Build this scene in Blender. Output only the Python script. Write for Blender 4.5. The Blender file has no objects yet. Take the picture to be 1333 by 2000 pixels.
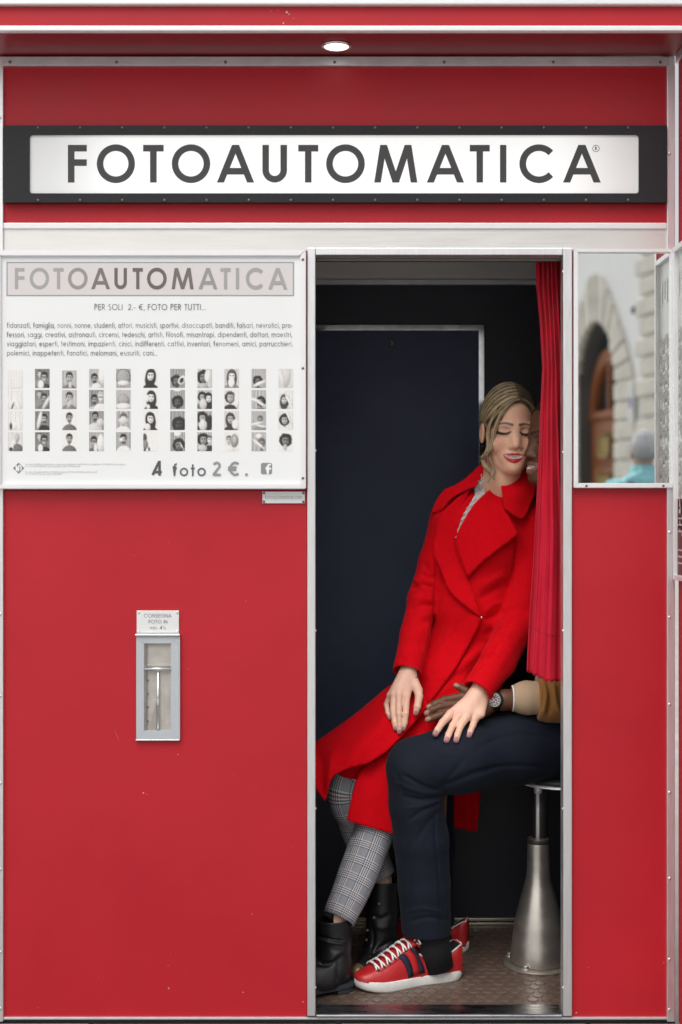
import bpy, bmesh, math, random
import numpy as np
from mathutils import Vector, Matrix
from mathutils.bvhtree import BVHTree
from mathutils.geometry import delaunay_2d_cdt

SC = bpy.context.scene
COL = SC.collection
# ---------------------------------------------------------------- camera
CAM_D, CAM_Z, K = 3.55, 1.26, 0.00128        # distance to the booth front, height, metres per photo pixel there
cam_data = bpy.data.cameras.new('camera')
cam = bpy.data.objects.new('camera', cam_data)
COL.objects.link(cam)
cam.location = (0, -CAM_D, CAM_Z)
cam.rotation_euler = (math.radians(90), 0, 0)
cam_data.sensor_fit = 'VERTICAL'
cam_data.sensor_height = 36
cam_data.lens = 36 * CAM_D / 2.56
cam_data.clip_start = 0.05
cam_data.clip_end = 500
cam_data.dof.use_dof = True
cam_data.dof.focus_distance = 3.74
cam_data.dof.aperture_fstop = 2.4
SC.camera = cam
# ---------------------------------------------------------------- sky, sun, exposure
SUN_EL, SUN_AZ = math.radians(57), math.radians(200)     # azimuth clockwise from +Y (behind the booth)
world = bpy.data.worlds.new('World')
SC.world = world
world.use_nodes = True
wn, wl = world.node_tree.nodes, world.node_tree.links
wn.clear()
w_out = wn.new('ShaderNodeOutputWorld')
w_bg = wn.new('ShaderNodeBackground')
w_sky = wn.new('ShaderNodeTexSky')
w_sky.sky_type = 'NISHITA'
w_sky.sun_disc = False
w_sky.sun_elevation = SUN_EL
w_sky.sun_rotation = SUN_AZ
w_sky.air_density = 1.0
w_sky.dust_density = 4.0
w_hs = wn.new('ShaderNodeHueSaturation')
w_hs.inputs['Saturation'].default_value = 0.22           # overcast: nearly grey
wl.new(w_sky.outputs[0], w_hs.inputs['Color'])
wl.new(w_hs.outputs[0], w_bg.inputs['Color'])
w_bg.inputs['Strength'].default_value = 0.15
wl.new(w_bg.outputs[0], w_out.inputs['Surface'])
sun_data = bpy.data.lights.new('sun', 'SUN')
sun_data.energy = 0.9
sun_data.angle = math.radians(50)
sun_data.color = (1.0, 0.96, 0.9)
sun = bpy.data.objects.new('sun', sun_data)
COL.objects.link(sun)
_d = Vector((math.sin(SUN_AZ) * math.cos(SUN_EL), math.cos(SUN_AZ) * math.cos(SUN_EL), math.sin(SUN_EL)))
sun.rotation_euler = (-_d).to_track_quat('-Z', 'Y').to_euler()
sun.location = (0, -6, 8)
SC.view_settings.view_transform = 'Standard'
SC.view_settings.look = 'None'
SC.view_settings.gamma = 1
SC.view_settings.exposure = 0.22
SC.view_settings.use_curve_mapping = False
SC.cycles.max_bounces = 8
SC.cycles.use_denoising = True

# ---------------------------------------------------------------- helpers
rnd = random.Random(7)
nrng = np.random.default_rng(11)

def P(px, py, y=0.0):
    """point on the plane at depth y that the photo shows at pixel (px, py)"""
    s = (CAM_D + y) / CAM_D * K
    return Vector(((px - 666.5) * s, y, CAM_Z + (1000 - py) * s))

def pxs(y=0.0):
    return (CAM_D + y) / CAM_D * K

def proj(v):
    v = np.asarray(v)
    s = (CAM_D + v[:, 1]) / CAM_D * K
    return np.stack([v[:, 0] / s + 666.5, 1000 - (v[:, 2] - CAM_Z) / s], 1)

def tag(o, label=None, cat=None, group=None, kind=None):
    if label: o['label'] = label
    if cat: o['category'] = cat
    if group: o['group'] = group
    if kind: o['kind'] = kind
    return o

def empty(name, loc, label=None, cat=None, group=None, kind=None):
    o = bpy.data.objects.new(name, None)
    o.location = loc
    o.empty_display_size = 0.05
    COL.objects.link(o)
    return tag(o, label, cat, group, kind)

bpy.context.view_layer.update()

def link(name, me, m, parent=None, smooth=False):
    o = bpy.data.objects.new(name, me)
    COL.objects.link(o)
    if m is not None:
        for mm in (m if isinstance(m, (list, tuple)) else [m]):
            me.materials.append(mm)
    if smooth and len(me.polygons):
        me.polygons.foreach_set('use_smooth', [True] * len(me.polygons))
    if parent is not None:
        o.parent = parent
        # every mesh is made in world space: cancel the parents' offset
        loc = Vector()
        p = parent
        while p is not None:
            loc += p.location
            p = p.parent
        o.location = -loc
    return o

def from_bm(name, bm, m, parent=None, smooth=False):
    bmesh.ops.recalc_face_normals(bm, faces=bm.faces)
    me = bpy.data.meshes.new(name)
    bm.to_mesh(me)
    bm.free()
    return link(name, me, m, parent, smooth)

def from_np(name, v, f, m, parent=None, smooth=True, col=None, uv=None):
    me = bpy.data.meshes.new(name)
    if isinstance(f, np.ndarray):
        f = f.tolist()
    me.from_pydata(np.asarray(v, dtype=float).tolist(), [], f)
    if col is not None:
        at = me.color_attributes.new('Col', 'FLOAT_COLOR', 'POINT')
        c4 = np.ones((len(v), 4), dtype=np.float32)
        c4[:, :3] = col
        at.data.foreach_set('color', c4.ravel())
    if uv is not None:
        ul = me.uv_layers.new(name='UVMap')
        vi = np.zeros(len(me.loops), dtype=np.int32)
        me.loops.foreach_get('vertex_index', vi)
        ul.data.foreach_set('uv', np.asarray(uv, dtype=np.float32)[vi].ravel())
    me.update()
    return link(name, me, m, parent, smooth)

def add_box(bm, lo, hi, bev=0.0):
    r = bmesh.ops.create_cube(bm, size=1)
    vs = r['verts']
    for v in vs:
        v.co = Vector([lo[i] if v.co[i] < 0 else hi[i] for i in range(3)])
    if bev > 0:
        es = list({e for v in vs for e in v.link_edges})
        bmesh.ops.bevel(bm, geom=es, offset=bev, segments=2, affect='EDGES', profile=0.5)

def box(name, lo, hi, m, parent=None, bev=0.0015):
    bm = bmesh.new()
    add_box(bm, lo, hi, bev)
    return from_bm(name, bm, m, parent)

def pbox(name, x0, y0, x1, y1, front, back, m, parent=None, bev=0.0015):
    """box whose front face fills photo pixels x0..x1, y0..y1 at depth 'front'"""
    a, b = P(x0, y1, front), P(x1, y0, front)
    return box(name, (a.x, front, a.z), (b.x, back, b.z), m, parent, bev)

def frame_bm(bm, x0, y0, x1, y1, wl_, wt, wr, wb, front, back, bev=0.0012):
    """four mitred bars round a rectangle in photo pixels at depth front"""
    o = [P(x0, y0, front), P(x1, y0, front), P(x1, y1, front), P(x0, y1, front)]
    i = [P(x0 + wl_, y0 + wt, front), P(x1 - wr, y0 + wt, front), P(x1 - wr, y1 - wb, front), P(x0 + wl_, y1 - wb, front)]
    dv = Vector((0, back - front, 0))
    for a in range(4):
        b = (a + 1) % 4
        q = [o[a], o[b], i[b], i[a]]
        vs = [bm.verts.new(p) for p in q] + [bm.verts.new(p + dv) for p in q]
        fs = [(0, 1, 2, 3), (7, 6, 5, 4), (0, 4, 5, 1), (1, 5, 6, 2), (2, 6, 7, 3), (3, 7, 4, 0)]
        fl = [bm.faces.new([vs[t] for t in f]) for f in fs]
        if bev:
            bmesh.ops.bevel(bm, geom=list({e for f in fl for e in f.edges}), offset=bev, segments=2, affect='EDGES')

def cyl(bm, a, b, r0, r1=None, n=16, caps=True):
    a, b = Vector(a), Vector(b)
    r1 = r0 if r1 is None else r1
    d = (b - a).normalized()
    u = d.orthogonal().normalized()
    w = d.cross(u)
    ra = [bm.verts.new(a + r0 * (math.cos(2 * math.pi * i / n) * u + math.sin(2 * math.pi * i / n) * w)) for i in range(n)]
    rb = [bm.verts.new(b + r1 * (math.cos(2 * math.pi * i / n) * u + math.sin(2 * math.pi * i / n) * w)) for i in range(n)]
    for i in range(n):
        bm.faces.new((ra[i], ra[(i + 1) % n], rb[(i + 1) % n], rb[i]))
    if caps:
        bm.faces.new(ra[::-1]); bm.faces.new(rb)

def lathe(bm, prof, c, n=32, axis='Z'):
    """profile (r, h) turned round a vertical (or -Y) axis through c"""
    rings = []
    for r, h in prof:
        ring = []
        for i in range(n):
            a = 2 * math.pi * i / n
            if axis == 'Z':
                p = Vector((c[0] + r * math.cos(a), c[1] + r * math.sin(a), c[2] + h))
            else:
                p = Vector((c[0] + r * math.cos(a), c[1] - h, c[2] + r * math.sin(a)))
            ring.append(bm.verts.new(p))
        rings.append(ring)
    for r0, r1 in zip(rings, rings[1:]):
        for i in range(n):
            bm.faces.new((r0[i], r0[(i + 1) % n], r1[(i + 1) % n], r1[i]))
    bm.faces.new(rings[0][::-1]); bm.faces.new(rings[-1])

def tube_np(pts, rad, n=8):
    pts = np.asarray(pts, float)
    rad = np.broadcast_to(np.asarray(rad, float), (len(pts),))
    tg = np.gradient(pts, axis=0)
    tg /= np.linalg.norm(tg, axis=1)[:, None] + 1e-9
    up = np.array([0.3, 1.0, 0.2])
    u = np.cross(tg, up); u /= np.linalg.norm(u, axis=1)[:, None] + 1e-9
    w = np.cross(tg, u)
    a = np.arange(n) * 2 * math.pi / n
    v = pts[:, None, :] + rad[:, None, None] * (np.cos(a)[None, :, None] * u[:, None, :] + np.sin(a)[None, :, None] * w[:, None, :])
    f = []
    for i in range(len(pts) - 1):
        for j in range(n):
            f.append((i * n + j, i * n + (j + 1) % n, (i + 1) * n + (j + 1) % n, (i + 1) * n + j))
    f.append(tuple(range(n))[::-1]); f.append(tuple((len(pts) - 1) * n + j for j in range(n)))
    return v.reshape(-1, 3), f

def join_np(parts):
    V, F, off = [], [], 0
    for v, f in parts:
        V.append(v); F += [tuple(i + off for i in q) for q in f]; off += len(v)
    return np.concatenate(V), F

def spline(pts, n=8):
    """Catmull-Rom through points (any dimension)"""
    p = np.asarray(pts, float)
    p = np.vstack([2 * p[0] - p[1], p, 2 * p[-1] - p[-2]])
    out = []
    for i in range(1, len(p) - 2):
        for t in np.linspace(0, 1, n, endpoint=False):
            a, b, c, d = p[i - 1], p[i], p[i + 1], p[i + 2]
            out.append(0.5 * (2 * b + (c - a) * t + (2 * a - 5 * b + 4 * c - d) * t * t + (3 * b - a - 3 * c + d) * t ** 3))
    out.append(p[-2])
    return np.array(out)

# ---------------------------------------------------------------- materials
def mat(name, base=(.5, .5, .5), rough=.5, metal=0., var=0., vscale=8., stretch=(1, 1, 1), bump=0., bscale=60., attr=False,
        rvar=0., spec=.5, coat=0., emit=None, estr=0., sheen=0., sss=0., bstretch=None):
    m = bpy.data.materials.new(name)
    m.use_nodes = True
    nt = m.node_tree
    b = nt.nodes['Principled BSDF']
    b.inputs['Base Color'].default_value = (*base, 1)
    b.inputs['Roughness'].default_value = rough
    b.inputs['Metallic'].default_value = metal
    b.inputs['Specular IOR Level'].default_value = spec
    b.inputs['Coat Weight'].default_value = coat
    b.inputs['Coat Roughness'].default_value = 0.15
    if sheen:
        b.inputs['Sheen Weight'].default_value = sheen
        b.inputs['Sheen Roughness'].default_value = .45
    if sss:
        b.inputs['Subsurface Weight'].default_value = sss
        b.inputs['Subsurface Radius'].default_value = (1.0, .35, .2)
        b.inputs['Subsurface Scale'].default_value = .006
    if emit:
        b.inputs['Emission Color'].default_value = (*emit, 1)
        b.inputs['Emission Strength'].default_value = estr
    src = None
    if attr:
        a = nt.nodes.new('ShaderNodeAttribute'); a.attribute_name = 'Col'
        src = a.outputs['Color']
        nt.links.new(src, b.inputs['Base Color'])
    if var or rvar or bump:
        tc = nt.nodes.new('ShaderNodeTexCoord')
    if var or rvar:
        mp = nt.nodes.new('ShaderNodeMapping'); mp.inputs['Scale'].default_value = stretch
        nt.links.new(tc.outputs['Object'], mp.inputs['Vector'])
        n = nt.nodes.new('ShaderNodeTexNoise'); n.inputs['Scale'].default_value = vscale
        n.inputs['Detail'].default_value = 6; n.inputs['Roughness'].default_value = .65
        nt.links.new(mp.outputs[0], n.inputs['Vector'])
    if var:
        mr = nt.nodes.new('ShaderNodeMapRange')
        mr.inputs['From Min'].default_value = .25; mr.inputs['From Max'].default_value = .75
        mr.inputs['To Min'].default_value = 1 - var; mr.inputs['To Max'].default_value = 1 + var
        nt.links.new(n.outputs['Fac'], mr.inputs['Value'])
        mx = nt.nodes.new('ShaderNodeVectorMath'); mx.operation = 'SCALE'
        if src is not None:
            nt.links.new(src, mx.inputs[0])
        else:
            mx.inputs[0].default_value = base
        nt.links.new(mr.outputs[0], mx.inputs['Scale'])
        nt.links.new(mx.outputs[0], b.inputs['Base Color'])
    if rvar:
        mr2 = nt.nodes.new('ShaderNodeMapRange')
        mr2.inputs['From Min'].default_value = .3; mr2.inputs['From Max'].default_value = .7
        mr2.inputs['To Min'].default_value = max(.02, rough - rvar); mr2.inputs['To Max'].default_value = rough + rvar
        nt.links.new(n.outputs['Fac'], mr2.inputs['Value'])
        nt.links.new(mr2.outputs[0], b.inputs['Roughness'])
    if bump:
        n2 = nt.nodes.new('ShaderNodeTexNoise'); n2.inputs['Scale'].default_value = bscale; n2.inputs['Detail'].default_value = 4
        if bstretch:
            mp2 = nt.nodes.new('ShaderNodeMapping'); mp2.inputs['Scale'].default_value = bstretch
            nt.links.new(tc.outputs['Object'], mp2.inputs['Vector'])
            nt.links.new(mp2.outputs[0], n2.inputs['Vector'])
        else:
            nt.links.new(tc.outputs['Object'], n2.inputs['Vector'])
        bp = nt.nodes.new('ShaderNodeBump'); bp.inputs['Strength'].default_value = bump; bp.inputs['Distance'].default_value = .002
        nt.links.new(n2.outputs['Fac'], bp.inputs['Height'])
        nt.links.new(bp.outputs[0], b.inputs['Normal'])
    return m

M = dict(
    red=mat('red_laminate', (.45, .009, .019), .46, var=.11, vscale=2.2, rvar=.08, spec=.38, bump=.10, bscale=500),
    red_side=mat('red_laminate_side', (.45, .014, .022), .6, spec=.2, var=.06, vscale=4, rvar=.05),
    alu=mat('brushed_aluminium', (.80, .80, .80), .42, .9, var=.07, vscale=14, stretch=(30, 1, 1), rvar=.08),
    alu_h=mat('brushed_aluminium_band', (.74, .72, .695), .42, .7, var=.05, vscale=6, stretch=(1, 1, 30), rvar=.08),
    alu_old=mat('weathered_aluminium', (.62, .62, .63), .5, .7, var=.12, vscale=20),
    white_metal=mat('white_anodised_trim', (.82, .82, .82), .35, .25, var=.03, vscale=10),
    chrome=mat('polished_chrome', (.85, .85, .86), .12, 1., rvar=.04, vscale=30),
    steel=mat('scuffed_steel', (.60, .56, .50), .36, .9, var=.18, vscale=9, rvar=.10, stretch=(1, 1, 2)),
    black=mat('black_metal_frame', (.017, .016, .018), .5, .0, spec=.3, var=.15, vscale=6),
    screw=mat('dull_screw', (.18, .17, .16), .45, .8),
    rivet=mat('bright_rivet', (.8, .8, .8), .3, .8),
    navy=mat('navy_back_panel', (.040, .050, .092), .48, spec=.3, var=.14, vscale=7, bump=.08, bscale=300),
    navy_dark=mat('dark_wall_lining', (.022, .024, .034), .55, var=.12, vscale=7),
    ceil=mat('grey_ceiling_board', (.80, .79, .76), .6, var=.05, vscale=5),
    paper=mat('poster_paper', (.80, .81, .81), .45, var=.015, vscale=4),
    print=mat('printed_ink', (.3, .3, .3), .5, attr=True),
    portrait=mat('photo_print_paper', (.3, .3, .3), .5, attr=True, var=.10, vscale=300),
    plate=mat('engraved_white_plate', (.74, .75, .74), .35, .1, var=.03, vscale=20),
    rubber=mat('brown_rubber_floor', (.115, .080, .062), .38, var=.22, vscale=9, rvar=.12),
    pave=mat('street_paving_stone', (.20, .195, .19), .75, var=.25, vscale=12, bump=.5, bscale=40),
    street=mat('pale_street_stone', (.46, .45, .43), .8, var=.2, vscale=3),
    mirror=mat('mirror_glass', (.93, .95, .94), .0, 1.),
    sill=mat('scuffed_steel_sill', (.42, .43, .45), .30, 1., var=.2, vscale=8, rvar=.12, stretch=(1, 6, 1)),
    flange=mat('grimy_flange', (.24, .21, .18), .5, .6, var=.3, vscale=20),
    curtain=mat('red_pleated_curtain', (.52, .009, .030), .72, spec=.2, var=.08, vscale=30, stretch=(4, 4, .6), sheen=.04, bump=.12, bscale=500),
    sign=mat('backlit_acrylic', (.70, .71, .71), .35, emit=(1.0, 1.0, .97), estr=.30),
    lamp=mat('lit_downlight', (.9, .9, .9), .4, emit=(1.0, .98, .94), estr=1.4),
    plaster=mat('pale_plaster', (.90, .90, .89), .85, var=.03, vscale=2),
    stone=mat('pale_sandstone', (.72, .68, .60), .85, var=.15, vscale=3, bump=.4, bscale=20),
    shaded_stone=mat('shaded_reveal_stone', (.11, .105, .10), .85, var=.25, vscale=3),  # stone with the shade of the door reveal put into its colour
    wood=mat('varnished_brown_wood', (.30, .10, .035), .4, var=.3, vscale=6, stretch=(1, 1, .2)),
    glass_dark=mat('dark_window_glass', (.05, .06, .065), .1),
    iron=mat('dark_iron', (.06, .055, .05), .5, .5),
)

# the lit panel fades towards its ends, where the tubes behind it stop
_nt = M['sign'].node_tree
_tc = _nt.nodes.new('ShaderNodeTexCoord'); _sx = _nt.nodes.new('ShaderNodeSeparateXYZ'); _nt.links.new(_tc.outputs['Object'], _sx.inputs[0])
_ab = _nt.nodes.new('ShaderNodeMath'); _ab.operation = 'ABSOLUTE'; _nt.links.new(_sx.outputs[0], _ab.inputs[0])
_mr = _nt.nodes.new('ShaderNodeMapRange'); _mr.interpolation_type = 'SMOOTHSTEP'
for _i, _v in ((1, .52), (2, .76), (3, .34), (4, .06)): _mr.inputs[_i].default_value = _v
_nt.links.new(_ab.outputs[0], _mr.inputs[0]); _nt.links.new(_mr.outputs[0], _nt.nodes['Principled BSDF'].inputs['Emission Strength'])
# ---------------------------------------------------------------- monoline lettering (geometric sans)
def arc(cx, cy, rx, ry, a0, a1, n=20):
    return [(cx + rx * math.cos(math.radians(a0 + (a1 - a0) * i / n)), cy + ry * math.sin(math.radians(a0 + (a1 - a0) * i / n))) for i in range(n + 1)]

def glyph(ch, sw):
    """returns advance-box width and strokes in units of cap height; a stroke is (points, clip?) with points on the stroke's centre line"""
    h = sw / 2
    X = .70                     # x-height
    T, Bm = 1 - h, h            # centre lines of top and bottom bars
    def L(*p): return (list(p), False)
    def D(*p): return (list(p), True)
    o_r = X / 2 - h
    def bowl(cx): return (arc(cx, X / 2, o_r, o_r, 0, 360, 24), False)
    c = {
        'F': (.50, [L((h, 0), (h, 1)), L((h, T), (.50, T)), L((h, .53), (.50, .53))]),
        'E': (.52, [L((h, 0), (h, 1)), L((h, T), (.52, T)), L((h, .52), (.50, .52)), L((h, Bm), (.52, Bm))]),
        'L': (.46, [L((h, 0), (h, 1)), L((h, Bm), (.46, Bm))]),
        'T': (.54, [L((.27, 0), (.27, 1)), L((0, T), (.54, T))]),
        'I': (sw, [L((h, 0), (h, 1))]),
        'O': (1.03, [(arc(.515, .5, .515 - h, .515 - h, 0, 360, 40), False)]),
        'C': (.95, [(arc(.515, .5, .515 - h, .515 - h, 42, 318, 34), False)]),
        'G': (1.0, [(arc(.515, .5, .515 - h, .515 - h, 45, 360, 36), False), L((.52, .5), (1.03 - h + h, .5))]),
        'U': (.66, [(([(h, 1)] + arc(.33, .33, .33 - h, .33 - h, 180, 360, 20) + [(.66 - h, 1)]), False)]),
        'A': (.92, [D((.055, 0), (.46, 1)), D((.46, 1), (.865, 0)), L((.18, .30), (.74, .30))]),
        'M': (1.14, [D((.08, 0), (.24, 1)), D((.24, 1), (.57, .02)), D((.57, .02), (.90, 1)), D((.90, 1), (1.06, 0))]),
        'N': (.72, [L((h, 0), (h, 1)), D((h, 1), (.72 - h, 0)), L((.72 - h, 0), (.72 - h, 1))]),
        'P': (.54, [L((h, 0), (h, 1)), ([(h, T), (.27, T)] + arc(.27, .73, .27 - h, .27 - h, 90, -90, 16) + [(h, .46 + h)], False)]),
        'R': (.56, [L((h, 0), (h, 1)), ([(h, T), (.27, T)] + arc(.27, .73, .27 - h, .27 - h, 90, -90, 16) + [(h, .46 + h)], False), D((.24, .46), (.50, 0))]),
        'S': (.52, [(arc(.26, .74, .24 - h, .26 - h, 40, 270, 18) + arc(.26, .26, .26 - h, .26 - h * 0, 90, -140, 18), False)]),
        'D': (.70, [L((h, 0), (h, 1)), ([(h, T), (.24, T)] + arc(.24, .5, .46 - h, .5 - h, 90, -90, 18) + [(h, Bm)], False)]),
        '2': (.56, [(arc(.28, .72, .28 - h, .28 - h, 165, -40, 18) + [(.04, Bm)], False), L((.0, Bm), (.56, Bm))]),
        '4': (.60, [L((.45, 0), (.45, 1)), D((.45, 1), (.06, .2)), L((.0, .24), (.60, .24))]),
        '1': (.24, [L((.18, 0), (.18, 1)), L((.0, .86), (.18, T))]),
        '/': (.36, [D((.03, 0), (.33, 1))]),
        '-': (.30, [L((.02, .35), (.28, .35))]),
        '.': (sw * 1.2, [L((0, h * 1.1), (sw * 1.2, h * 1.1))]),
        ',': (sw * 1.2, [L((sw, h * 2), (sw * .3, -.12))]),
        '\u20ac': (.78, [(arc(.50, .5, .42 - h, .5 - h, 50, 310, 28), False), L((0, .59), (.60, .59)), L((0, .42), (.56, .42))]),
        'o': (X, [bowl(X / 2)]),
        'a': (X + sw * .2, [bowl(X / 2), L((X - h, 0), (X - h, X))]),
        'd': (X + sw * .2, [bowl(X / 2), L((X - h, 0), (X - h, 1.02))]),
        'b': (X, [bowl(X / 2), L((h, 0), (h, 1.02))]),
        'p': (X, [bowl(X / 2), L((h, -.28), (h, X))]),
        'q': (X, [bowl(X / 2), L((X - h, -.28), (X - h, X))]),
        'g': (X, [bowl(X / 2), ([(X - h, X), (X - h, -.05)] + arc(X / 2, -.05, X / 2 - h, .22, 0, -150, 12), False)]),
        'c': (.60, [(arc(X / 2, X / 2, o_r, o_r, 50, 310, 20), False)]),
        'e': (X, [(arc(X / 2, X / 2, o_r, o_r, 0, 315, 22), False), L((h, X / 2), (X - h, X / 2))]),
        'i': (sw, [L((h, 0), (h, X)), L((h, .85), (h, .85 + sw * 1.1))]),
        'l': (sw, [L((h, 0), (h, 1.02))]),
        't': (.32, [L((.16, 0), (.16, .98)), L((0, X - h), (.32, X - h))]),
        'f': (.36, [([(.14, 0), (.14, .82)] + arc(.30, .82, .16, .18, 180, 80, 8), False), L((0, X - h), (.34, X - h))]),
        'n': (.58, [L((h, 0), (h, X)), (arc(.29, X - .29, .29 - h, .29 - h, 180, 0, 14) + [(.58 - h, 0)], False)]),
        'h': (.58, [L((h, 0), (h, 1.02)), (arc(.29, X - .29, .29 - h, .29 - h, 180, 0, 14) + [(.58 - h, 0)], False)]),
        'm': (.98, [L((h, 0), (h, X)), (arc(.26, X - .26, .26 - h, .26 - h, 180, 0, 12) + [(.52 - h, 0)], False),
                    (arc(.72, X - .26, .26 - h, .26 - h, 180, 0, 12) + [(.98 - h, 0)], False)]),
        'r': (.34, [L((h, 0), (h, X)), (arc(.30, X - .30, .30 - h, .30 - h, 180, 75, 8), False)]),
        'u': (.58, [([(h, X)] + arc(.29, .29, .29 - h, .29 - h, 180, 360, 14) + [(.58 - h, X)], False), L((.58 - h, 0), (.58 - h, X))]),
        's': (.40, [(arc(.20, .52, .19 - h, .18 - h * .6, 40, 270, 12) + arc(.20, .18, .20 - h, .18 - h * .4, 90, -140, 12), False)]),
        'v': (.56, [D((.04, X), (.28, 0)), D((.28, 0), (.52, X))]),
        'z': (.48, [L((0, X - h), (.48, X - h)), L((.44, X - h), (.06, Bm)), L((0, Bm), (.48, Bm))]),
        ' ': (.30, []),
    }
    return c.get(ch, c['o'])

def ribbon(pts, sw, clip, hclip=1.0):
    p = np.array(pts, float)
    closed = len(p) > 3 and np.allclose(p[0], p[-1])
    if clip:
        d0 = (p[0] - p[1]) / np.linalg.norm(p[0] - p[1]); d1 = (p[-1] - p[-2]) / np.linalg.norm(p[-1] - p[-2])
        p = p.copy(); p[0] = p[0] + d0 * sw; p[-1] = p[-1] + d1 * sw
    seg = p[1:] - p[:-1]
    seg /= np.linalg.norm(seg, axis=1)[:, None] + 1e-12
    nr = np.stack([-seg[:, 1], seg[:, 0]], 1)
    off = np.zeros_like(p)
    off[0], off[-1] = nr[0], nr[-1]
    for i in range(1, len(p) - 1):
        b = nr[i - 1] + nr[i]
        b /= np.linalg.norm(b) + 1e-12
        off[i] = b / max(.4, float(b @ nr[i]))
    if closed:
        b = nr[0] + nr[-1]; b /= np.linalg.norm(b); off[0] = off[-1] = b / max(.4, float(b @ nr[0]))
    A, B = p + off * sw / 2, p - off * sw / 2
    polys = []
    for i in range(len(p) - 1):
        q = [tuple(A[i]), tuple(A[i + 1]), tuple(B[i + 1]), tuple(B[i])]
        if clip:
            for lim, sgn in ((0., 1), (hclip, -1)):
                out = []
                for a, b in zip(q, q[1:] + q[:1]):
                    ia, ib = (a[1] - lim) * sgn >= 0, (b[1] - lim) * sgn >= 0
                    if ia: out.append(a)
                    if ia != ib:
                        t = (lim - a[1]) / (b[1] - a[1]); out.append((a[0] + t * (b[0] - a[0]), lim))
                q = out
                if len(q) < 3: break
        if len(q) >= 3: polys.append(q)
    return polys

class Print:
    """flat ink: coloured polygons given in photo pixels on the plane at depth y"""
    def __init__(self, y, step=.00003):
        self.V, self.F, self.C, self.y, self.n, self.step = [], [], [], y, 0, step
    def poly(self, pts, col, layer=None):
        if layer is None:
            self.n += 1; layer = self.n
        y = self.y - self.step * (layer % 40)
        b = len(self.V)
        for p in pts:
            q = P(p[0], p[1], self.y); self.V.append((q.x, y, q.z)); self.C.append(col)
        self.F.append(tuple(range(b, b + len(pts))))
    def rect(self, x0, y0, x1, y1, col): self.poly([(x0, y0), (x1, y0), (x1, y1), (x0, y1)], col)
    def ell(self, cx, cy, rx, ry, col, n=14, rot=0):
        c, s = math.cos(rot), math.sin(rot)
        self.poly([(cx + rx * math.cos(2 * math.pi * i / n) * c - ry * math.sin(2 * math.pi * i / n) * s,
                    cy + rx * math.cos(2 * math.pi * i / n) * s + ry * math.sin(2 * math.pi * i / n) * c) for i in range(n)], col)
    def glyph(self, ch, x, base, h, sw, col, wx=1.0):
        w, st = glyph(ch, sw)
        hc = .70 if ch == 'v' else 1.0
        for k_, (pts, cl) in enumerate(st):
            self.n += 1
            for q in ribbon(pts, sw, cl, hc):
                self.poly([(x + a * h * wx, base - b * h) for a, b in q], col, self.n)
        return w * h * wx
    def width(self, s, h, sw, gap, wx=1.0): return sum(glyph(c, sw)[0] * h * wx + gap * h for c in s) - gap * h
    def text(self, s, x, base, h, sw, col, gap=.12, wx=1.0, fit=None):
        if fit:
            wx *= fit / self.width(s, h, sw, gap, wx) if s else 1; gap *= 1
            wx = wx if abs(self.width(s, h, sw, gap, wx) - fit) < .5 else (fit - gap * h * (len(s) - 1)) / (self.width(s, h, sw, 0, 1.0))
        for c in s:
            x += self.glyph(c, x, base, h, sw, col, wx) + gap * h
        return x
    def build(self, name, parent, m=None):
        return from_np(name, np.array(self.V), self.F, m or M['print'], parent, smooth=False, col=np.array(self.C))
# ---------------------------------------------------------------- street
bm = bmesh.new()
z0 = -.016
add_box(bm, (-60, -60, z0 - .5), (60, 40, z0 - .012))
st = from_bm('street', bm, M['street']); tag(st, kind='structure')
paving = empty('pavement', (0, -.6, z0)); tag(paving, kind='structure')
slab = None
for j in range(4):
    for i in range(-4, 5):
        x0 = i * .62 + (.31 if j % 2 else 0); y1 = -.004 - j * .42
        o = box('paving_slab', (x0, y1 - .414, z0 - .05), (x0 + .612, y1, z0 + rnd.uniform(-.001, .001)), M['pave'], paving, .004)

# ---------------------------------------------------------------- the booth
ZF = 0.0
booth = empty('photo_booth', (0, 0, 0), 'red photo booth with aluminium trim and an open curtained doorway', 'photo booth')
XL, XR = P(7, 0).x, P(1303, 0).x
zpx = lambda py: P(0, py).z
def screws(name, pts, parent, m, r=.0042, h=.0022):
    me = None
    for (x, z, y) in pts:
        if me is None:
            bm = bmesh.new(); lathe(bm, [(r, 0), (r, h * .4), (r * .75, h * .85), (r * .2, h)], (0, 0, 0), 10, 'Y')
            o = from_bm(name, bm, m, parent, True); me = o.data
        else:
            o = bpy.data.objects.new(name, me); COL.objects.link(o); o.parent = parent; o.location = -Vector(world_loc(parent))
        o.location = o.location + Vector((x, y, z))
def world_loc(p):
    l = Vector()
    while p is not None: l += p.location; p = p.parent
    return l

# front panels
lp = pbox('lower_left_panel', 7, 957.5, 600, 1988, 0, .018, M['red'], booth)
pbox('panel_behind_poster', 7, 490, 600, 957, 0.001, .018, M['red'], booth)
rp = pbox('lower_right_panel', 1118, 490, 1303, 1988, 0, .018, M['red'], booth)
pbox('upper_panel', 7, 126, 1303, 436, 0, .018, M['red'], booth)
pbox('header_band', 7, 446.5, 1303, 490, -.003, .018, M['alu_h'], booth)
pbox('header_strip', 7, 435, 1303, 446.5, -.008, .016, M['white_metal'], booth)
rail = pbox('top_rail', 5, 110, 1307, 128, -.012, .016, M['alu_old'], booth)
screws('screw', [(P(x, 121.5, -.012).x, P(x, 121.5, -.012).z, -.0122) for x in (20, 228, 441, 654, 868, 1081, 1290)], rail, M['screw'], .0038)
post = pbox('left_post', -12, 110, 6.5, 1996, -.010, .06, M['alu'], booth)
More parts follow.
